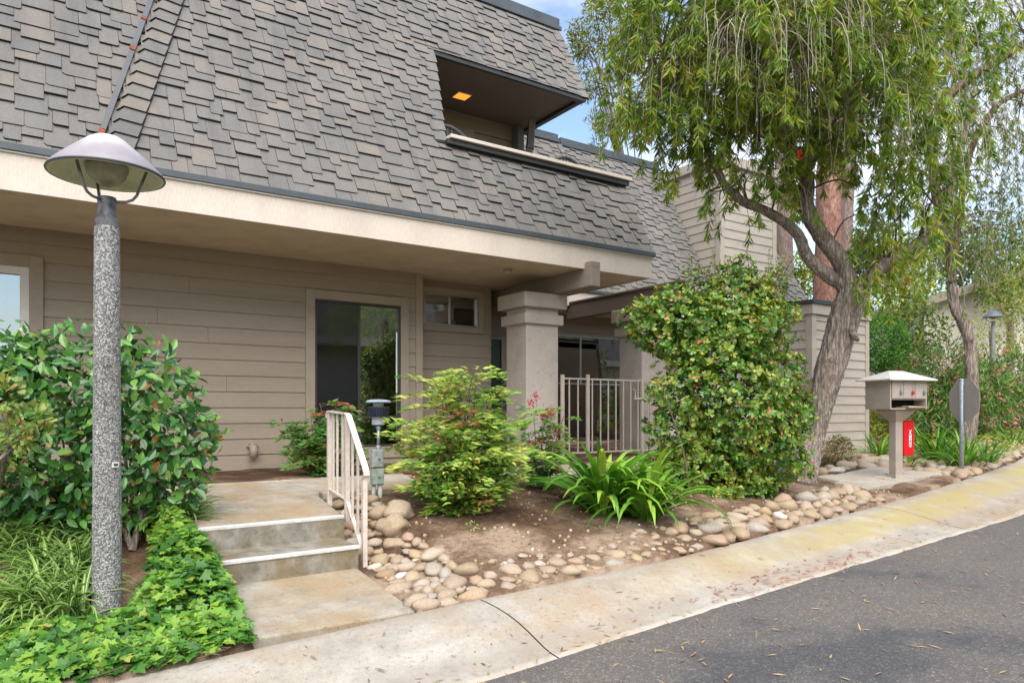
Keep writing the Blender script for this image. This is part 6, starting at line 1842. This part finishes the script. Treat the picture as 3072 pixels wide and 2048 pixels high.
# pink flowering shrubs
for k, (L, lab, s_) in enumerate(((((2095, 935, 14.6, .42), (2130, 880, 14.8, .5), (2180, 840, 15, .45), (2190, 920, 14.6, .5), (2140, 960, 14.2, .42)), "pink flowering shrub with slender leaves between the mailbox and the sign", 1),
                                  (((2250, 880, 15, .45), (2260, 940, 14.6, .45), (2215, 900, 15.2, .4)), "pink flowering shrub right behind the octagonal sign", 2), (((2310, 910, 16, .5), (2345, 940, 15.5, .5), (2330, 850, 16.5, .4)), "pink flowering shrub at the far right behind the path", 3))):
    lb = lobesU(L); c_ = Vector(lb[0][0])
    lb = [(p_, r_ * 1.2) for p_, r_ in lb]
    leafy_tree("oleander", lab, Vector((c_.x, c_.y, gz(c_.x, c_.y))), lb, 3400, .19, M['oleander'], .02, LEAF_NAR, M['stem'], "shrub", "pink flowering shrubs by the road", .3, (M['pink'], 64, .062, 11))
# white flowering climbers at the far right
for k, (L, lab) in enumerate(((((2270, 770, 27, 1.0), (2310, 690, 28, 1.1), (2240, 830, 27, .8)), "pale shrub dotted with white flowers behind the far lamp post"), (((2350, 800, 25.5, .7), (2370, 700, 26, 1.0), (2355, 620, 27, .9)), "tall pale shrub with white flowers at the right edge"))):
    lb = lobesU(L); c_ = Vector(lb[0][0])
    leafy_tree("flowering_shrub", lab, Vector((c_.x, c_.y, gz(c_.x, c_.y))), lb, 2400, .10, M['lime'], .05, LEAF_OV, M['stem'], "shrub", "white flowering shrubs at the far right", .2, (M['whitefl'], 60, .05, 6))
# ground cover on the slope behind the shed
gc = []
for k in range(1500):
    q = at(RNG.uniform(1998, 2100), RNG.uniform(950, 1012)); gc.append((q.x, q.y, q.z + RNG.uniform(0, .28)))
for k in range(1500):
    q = at(RNG.uniform(2090, 2352), RNG.uniform(985, 1045)); gc.append((q.x, q.y, q.z + RNG.uniform(0, .16)))
for k in range(2600):
    q = U(RNG.uniform(1998, 2200), RNG.uniform(870, 965), RNG.uniform(15.5, 17.5)); gc.append(tuple(q))
gc = np.array(gc)
o = link("ground_cover", scatter_mesh("ground_cover", LEAF_OV, gc, rdir(len(gc)), rdir(len(gc)) + [0, -.4, 1], RNG.uniform(.05, .10, len(gc)), M['lime']))
tag(o, "yellow green ground cover on the slope beyond the mailbox", "ground cover", kind="stuff")
# pine with red trunk behind the shed roof
def pine(name, lab, bx, wid, dep, bark, lean, lobes, n, r_top=.7):
    b0 = U(bx, 900, dep); b0.z = gz(b0.x, b0.y) - .3
    t = thing(name, lab, "tree", b0, "tall pines behind the shed")
    mb = MB()
    pts = [b0] + [U(bx + lean * k, y, dep) for k, y in enumerate((690, 560, 420, 250, 60, -200, -500))]
    limb(mb, pts, [wid * 1.2, wid, wid * .95, wid * .9, wid * .8, wid * .7, wid * .5, wid * .25], 28, 8, .10, bx)
    mb.build("trunk", bark, t, smooth=True)
    lb = lobesU(lobes)
    p, d = lobe_points(lb, n, .2)
    foliage(t, "crown", LEAF_NAR, p, norm(rdir(n) + [0, 0, -.2]), rdir(n), RNG.uniform(.12, .24, n), M['fargreen'])
    tubes("branches", [smooth_path([pts[-2].lerp(pts[-1], .3), Vector(c_) + Vector((0, 0, .3)), Vector(c_)], 4) for c_, r_ in lb], .05, .012, bark, t, 5, stuff=True)
    return pts
pine("pine_tree", "thick reddish pine trunk rising behind the shed roof", 1900, .34, 19, M['bark_red'], 2, [(1850, -420, 19, 1.6), (1960, -520, 19, 1.6), (1900, -650, 19, 1.8)], 2600)
pine("pine_tree", "slimmer grey pine trunk left of the reddish one", 1803, .26, 22, M['bark_grey'], -2, [(1780, -420, 22, 1.6), (1840, -560, 22, 1.8)], 2000)
pine("pine_tree", "grey pine trunk forking out behind the reddish one", 1930, .20, 20.5, M['bark_grey'], 9, [(2000, -420, 20, 1.4), (2050, -560, 20, 1.6)], 1600)
# olive tree over the roof ridge
b0 = U(1560, 900, 19.5); b0.z = gz(b0.x, b0.y)
leafy_tree("olive_tree", "feathery yellow green tree showing over the roof against the sky", b0, lobesU([(1345, 100, 19, .50), (1325, 72, 19, .3), (1375, 25, 19, .5), (1395, 90, 19, .45), (1420, -20, 19, .8), (1360, 190, 19, .28), (1345, 215, 19, .28), (1400, 200, 19, .45), (1340, 160, 19, .2), (1440, 280, 19, .5), (1385, 290, 19, .35), (1460, 120, 19, .7), (1520, 250, 19, .8), (1360, 270, 19, .2), (1330, 120, 19, .25), (1320, 95, 19, .2), (1370, 330, 19, .25)]), 8200, .12, M['euc'], .07, LEAF_LAN, M['bark_dark'], shell=.2)
# trees on the slope to the right
for k, (L, n, lf, mt, lab) in enumerate((
        (((1990, 560, 40, 1.8), (1960, 610, 40, 1.5), (2020, 620, 40, 1.6)), 3000, .24, 'fargreen', "distant grey green tree right of the reddish trunk"),
        (((2090, 640, 27, 1.3), (2050, 690, 27, 1.1), (2070, 590, 28, 1.0)), 3600, .16, 'lime', "yellow green tree above the clipped tree"),
        (((2110, 760, 22, .9), (2090, 820, 21, .8), (2060, 870, 20, .7)), 3000, .13, 'fargreen', "dark green thicket between the clipped tree and the pale house"),
        (((2200, 560, 34, 1.7), (2260, 600, 34, 1.7), (2160, 610, 34, 1.4)), 3600, .20, 'fargreen', "green tree behind the pale house"),
        (((2320, 560, 30, 1.6), (2350, 640, 30, 1.6), (2290, 660, 29, 1.0)), 3200, .18, 'fargreen', "green tree with rusty leaves at the far right"),
        (((1850, 650, 24, .7), (1835, 610, 24, .5)), 1200, .14, 'lime', "bright lime bush glimpsed over the shed roof"))):
    lb = lobesU(L); c_ = Vector(lb[0][0])
    leafy_tree("slope_tree", lab, Vector((c_.x, c_.y, gz(c_.x, c_.y) - .2)), lb, n, lf, M[mt], .14, LEAF_OV, M['bark_grey'], "tree", "trees on the slope beyond the shed", .3)
# pale house beyond
hx = U(2190, 800, 30)
hz = gz(hx.x, hx.y) - .5
fh = thing("distant_house", "pale stucco house with a low gable beyond the flowering shrubs", "house", (hx.x, hx.y, hz))
def hp(a, b_, z): return Vector((hx.x + FY * a + FX * b_, hx.y - FX * a + FY * b_, z))
a0, a1_, zt0, zt1 = -1.3, 6.5, U(2120, 700, 30).z, U(2240, 640, 30).z
am = 2.6
MB().hexa([hp(a0, 0, hz), hp(a1_, 0, hz), hp(a1_, 8, hz), hp(a0, 8, hz)], [hp(a0, 0, zt0), hp(a1_, 0, zt0), hp(a1_, 8, zt0), hp(a0, 8, zt0)]).prism([hp(a0, .01, zt0), hp(a1_, .01, zt0), hp(am, .01, zt1)], hp(0, 7.9, 0) - hp(0, 0, 0)).build("wall", M['stucco_cream'], fh)
for s0, s1, zz0, zz1 in ((a0 - .7, am, zt0 - .3, zt1), (am, a1_ + .7, zt1, zt0 - .3)):
    MB().hexa([hp(s0, -.7, zz0 + .02), hp(s1, -.7, zz1 + .02), hp(s1, 8.6, zz1 + .02), hp(s0, 8.6, zz0 + .02)], [hp(s0, -.7, zz0 + .3), hp(s1, -.7, zz1 + .3), hp(s1, 8.6, zz1 + .3), hp(s0, 8.6, zz0 + .3)]).build("roof", M['beam'], fh)
MB().hexa([hp(a0 - .35, -.5, hz), hp(a0 - .22, -.5, hz), hp(a0 - .22, -.37, hz), hp(a0 - .35, -.37, hz)], [hp(a0 - .35, -.5, zt0), hp(a0 - .22, -.5, zt0), hp(a0 - .22, -.37, zt0), hp(a0 - .35, -.37, zt0)]).build("downpipe", M['bronze'], fh)
# pale wall seen through the shrubs at the far right
cw = U(2320, 860, 31)
pw = thing("stucco_wall", "pale stucco garden wall glimpsed through the flowering shrubs", "wall", (cw.x, cw.y, gz(cw.x, cw.y)))
MB().box(cw.x - 1.2, cw.x + 5, cw.y, cw.y + .3, gz(cw.x, cw.y) - .3, cw.z + .6).build("wall_panel", M['stucco_cream'], pw, bevel=.02)

# ------------------------------------------------------------------ across the road (seen only in the window panes)
ah = thing("facing_house", "beige house with a shingled roof facing from across the road", "house", (9, -10, -1.3))
MB().box(2, 46, -16, -9.5, -1.6, 2.6).build("wall", M['stucco_cream'], ah)
MB().box(1.4, 46.6, -9.5, -8.6, 2.6, 2.95).build("fascia", M['fascia'], ah)
MB().hexa([(1.4, -8.7, 2.95), (46.6, -8.7, 2.95), (46.6, -16, 2.95), (1.4, -16, 2.95)], [(1.4, -10.8, 5.6), (46.6, -10.8, 5.6), (46.6, -16, 5.6), (1.4, -16, 5.6)]).build("roof", M['shingle'], ah)
MB().box(-14, 0.5, -15, -9, -1.6, .9).build("wing_wall", M['stucco_cream'], ah)
tR = Vector((9.0, -2.6, -1.25))
t3 = thing("roadside_tree", "leafy tree on the near side of the road reflected in the dark window", "tree", tR)
mb = MB(); lp = limb(mb, [tR - Vector((0, 0, .2)), tR + Vector((.1, 0, .9)), tR + Vector((.45, 0, 1.8)), tR + Vector((.7, 0, 2.8)), tR + Vector((.6, 0, 4.2))], [.26, .20, .19, .16, .10], 20, 6, .15, 2)
mb.build("trunk", M['bark'], t3, smooth=True)
lb = [(tR + Vector(v), r_) for v, r_ in (((.5, 0, 4.2), 1.1), ((-.8, .2, 4.0), .8), ((1.8, -.2, 4.0), .9), ((.4, .3, 5.2), 1.1), ((2.2, 0, 3.2), .5), ((-.9, 0, 3.1), .3))]
p, d = lobe_points(lb, 5000, .3)
foliage(t3, "crown", LEAF_NAR, p, norm(rdir(len(p)) + [0, 0, -.8]), rdir(len(p)), RNG.uniform(.10, .16, len(p)), M['bottle'])
for k, (x, y, r_, lab) in enumerate(((15.5, -5.5, 1.5, "round green tree across the road, left of the facing house"), (4.6, -7.5, 1.1, "round green tree across the road before the wing"), (22, -4, 2.0, "large green tree across the road at the bend"))):
    b0 = Vector((x, y, -1.2))
    leafy_tree("roadside_tree", lab, b0, [(b0 + Vector((0, 0, r_ * 1.5)), r_), (b0 + Vector((r_ * .5, 0, r_ * 1.1)), r_ * .8), (b0 + Vector((-r_ * .5, .2, r_ * 1.9)), r_ * .7)], 2500, .20, M['fargreen'], .16, LEAF_OV)

# ------------------------------------------------------------------ litter on the road, gutter and bed
def litter(name, label, pts, axes, sizes, mat, cat):
    pts = np.array(pts); n = len(pts)
    nr_ = np.tile([0, 0, 1.0], (n, 1)) + RNG.normal(size=(n, 3)) * .12
    tag(link(name, scatter_mesh(name, LEAF_NAR, pts, axes, nr_, sizes, mat)), label, cat, kind="stuff")
def road_z(x, y):
    e = ye(x) + .02
    if y < e: return zc(x) - .103 + min(.02 * (e - y), .07) + .006
    t = (yb(x) - y) / (yb(x) - ye(x))
    return zc(x) + float(np.interp(t, [p_[0] for p_ in PROF], [p_[1] for p_ in PROF])) + .009
pts = []
for k in range(430):
    x = RNG.uniform(1.2, 9); y = ye(x) - abs(RNG.normal()) * 1.1; pts.append((x, y, road_z(x, y) + .002))
for k in range(330):
    x = RNG.uniform(.2, 11); y = ye(x) + RNG.uniform(-.02, .32); pts.append((x, y, road_z(x, y)))
for k in range(90):
    x = RNG.uniform(0, 10); y = RNG.uniform(ye(x), yb(x)); pts.append((x, y, road_z(x, y)))
a_ = RNG.normal(size=(len(pts), 3)) * [1, 1, .08]
litter("leaf_litter", "narrow dry leaves scattered on the asphalt and in the gutter", pts, a_, RNG.uniform(.035, .085, len(pts)), M['litter'], "leaf litter")
pts = []
for k in range(150):
    x0 = (4.0, 4.5, 5.1, 5.6)[k % 4] + RNG.normal() * .22; y = ye(x0) + .15 + RNG.normal() * .06; pts.append((x0, y, road_z(x0, y) + .003))
for k in range(60):
    x0 = RNG.uniform(3.2, 7.8); y = yb(x0) + RNG.normal() * .05; pts.append((x0, y, max(G(x0, y), road_z(x0, min(y, yb(x0)))) + .012))
litter("red_petals", "red bottlebrush petals fallen in the gutter and along the kerb", pts, RNG.normal(size=(len(pts), 3)) * [1, 1, .08], RNG.uniform(.03, .075, len(pts)), M['petal'], "petals")
pts = []
for k in range(6500):
    x = RNG.uniform(2.1, 9.0); y = yb(x) + .05 + RNG.random() ** .8 * 2.2
    if y > 6.12: continue
    pts.append((x, y, G(x, y) + bed_bump(x, y) + .008))
litter("bed_litter", "dry leaf bits and twigs over the garden soil", pts, RNG.normal(size=(len(pts), 3)) * [1, 1, .2], RNG.uniform(.015, .05, len(pts)), leafmat('bed_bits', [(0, (.12, .065, .035)), (.45, (.20, .115, .065)), (.75, (.33, .22, .13)), (1, (.24, .10, .06))], .8, .05), "leaf litter")
peb = MB()
for k in range(420):
    x = RNG.uniform(2.1, 8.5); y = yb(x) + .05 + RNG.random() * 1.9
    r_ = RNG.uniform(.006, .018)
    z = G(x, y) + bed_bump(x, y) + r_ * .3
    v = np.array(STM[0].vertices[0].co)
    peb.ball((x, y, z), r_, 6, 4)
tag(peb.build("pebbles", M['stone'], None, smooth=True), "small pebbles scattered over the garden soil", "pebbles", kind="stuff")
pts = []
for k in range(1500):
    x = RNG.uniform(-1, 7); y = RNG.uniform(7.56, 9.45); pts.append((x, y, G(x, y) + bed_bump(x, y) + .01))
litter("bark_mulch", "dark mulch in the strip between walkway and house wall", pts, RNG.normal(size=(len(pts), 3)) * [1, 1, .2], RNG.uniform(.02, .06, len(pts)), leafmat('mulch_bits', [(0, (.06, .035, .02)), (.6, (.12, .065, .04)), (1, (.22, .12, .07))], .9, .0), "mulch")
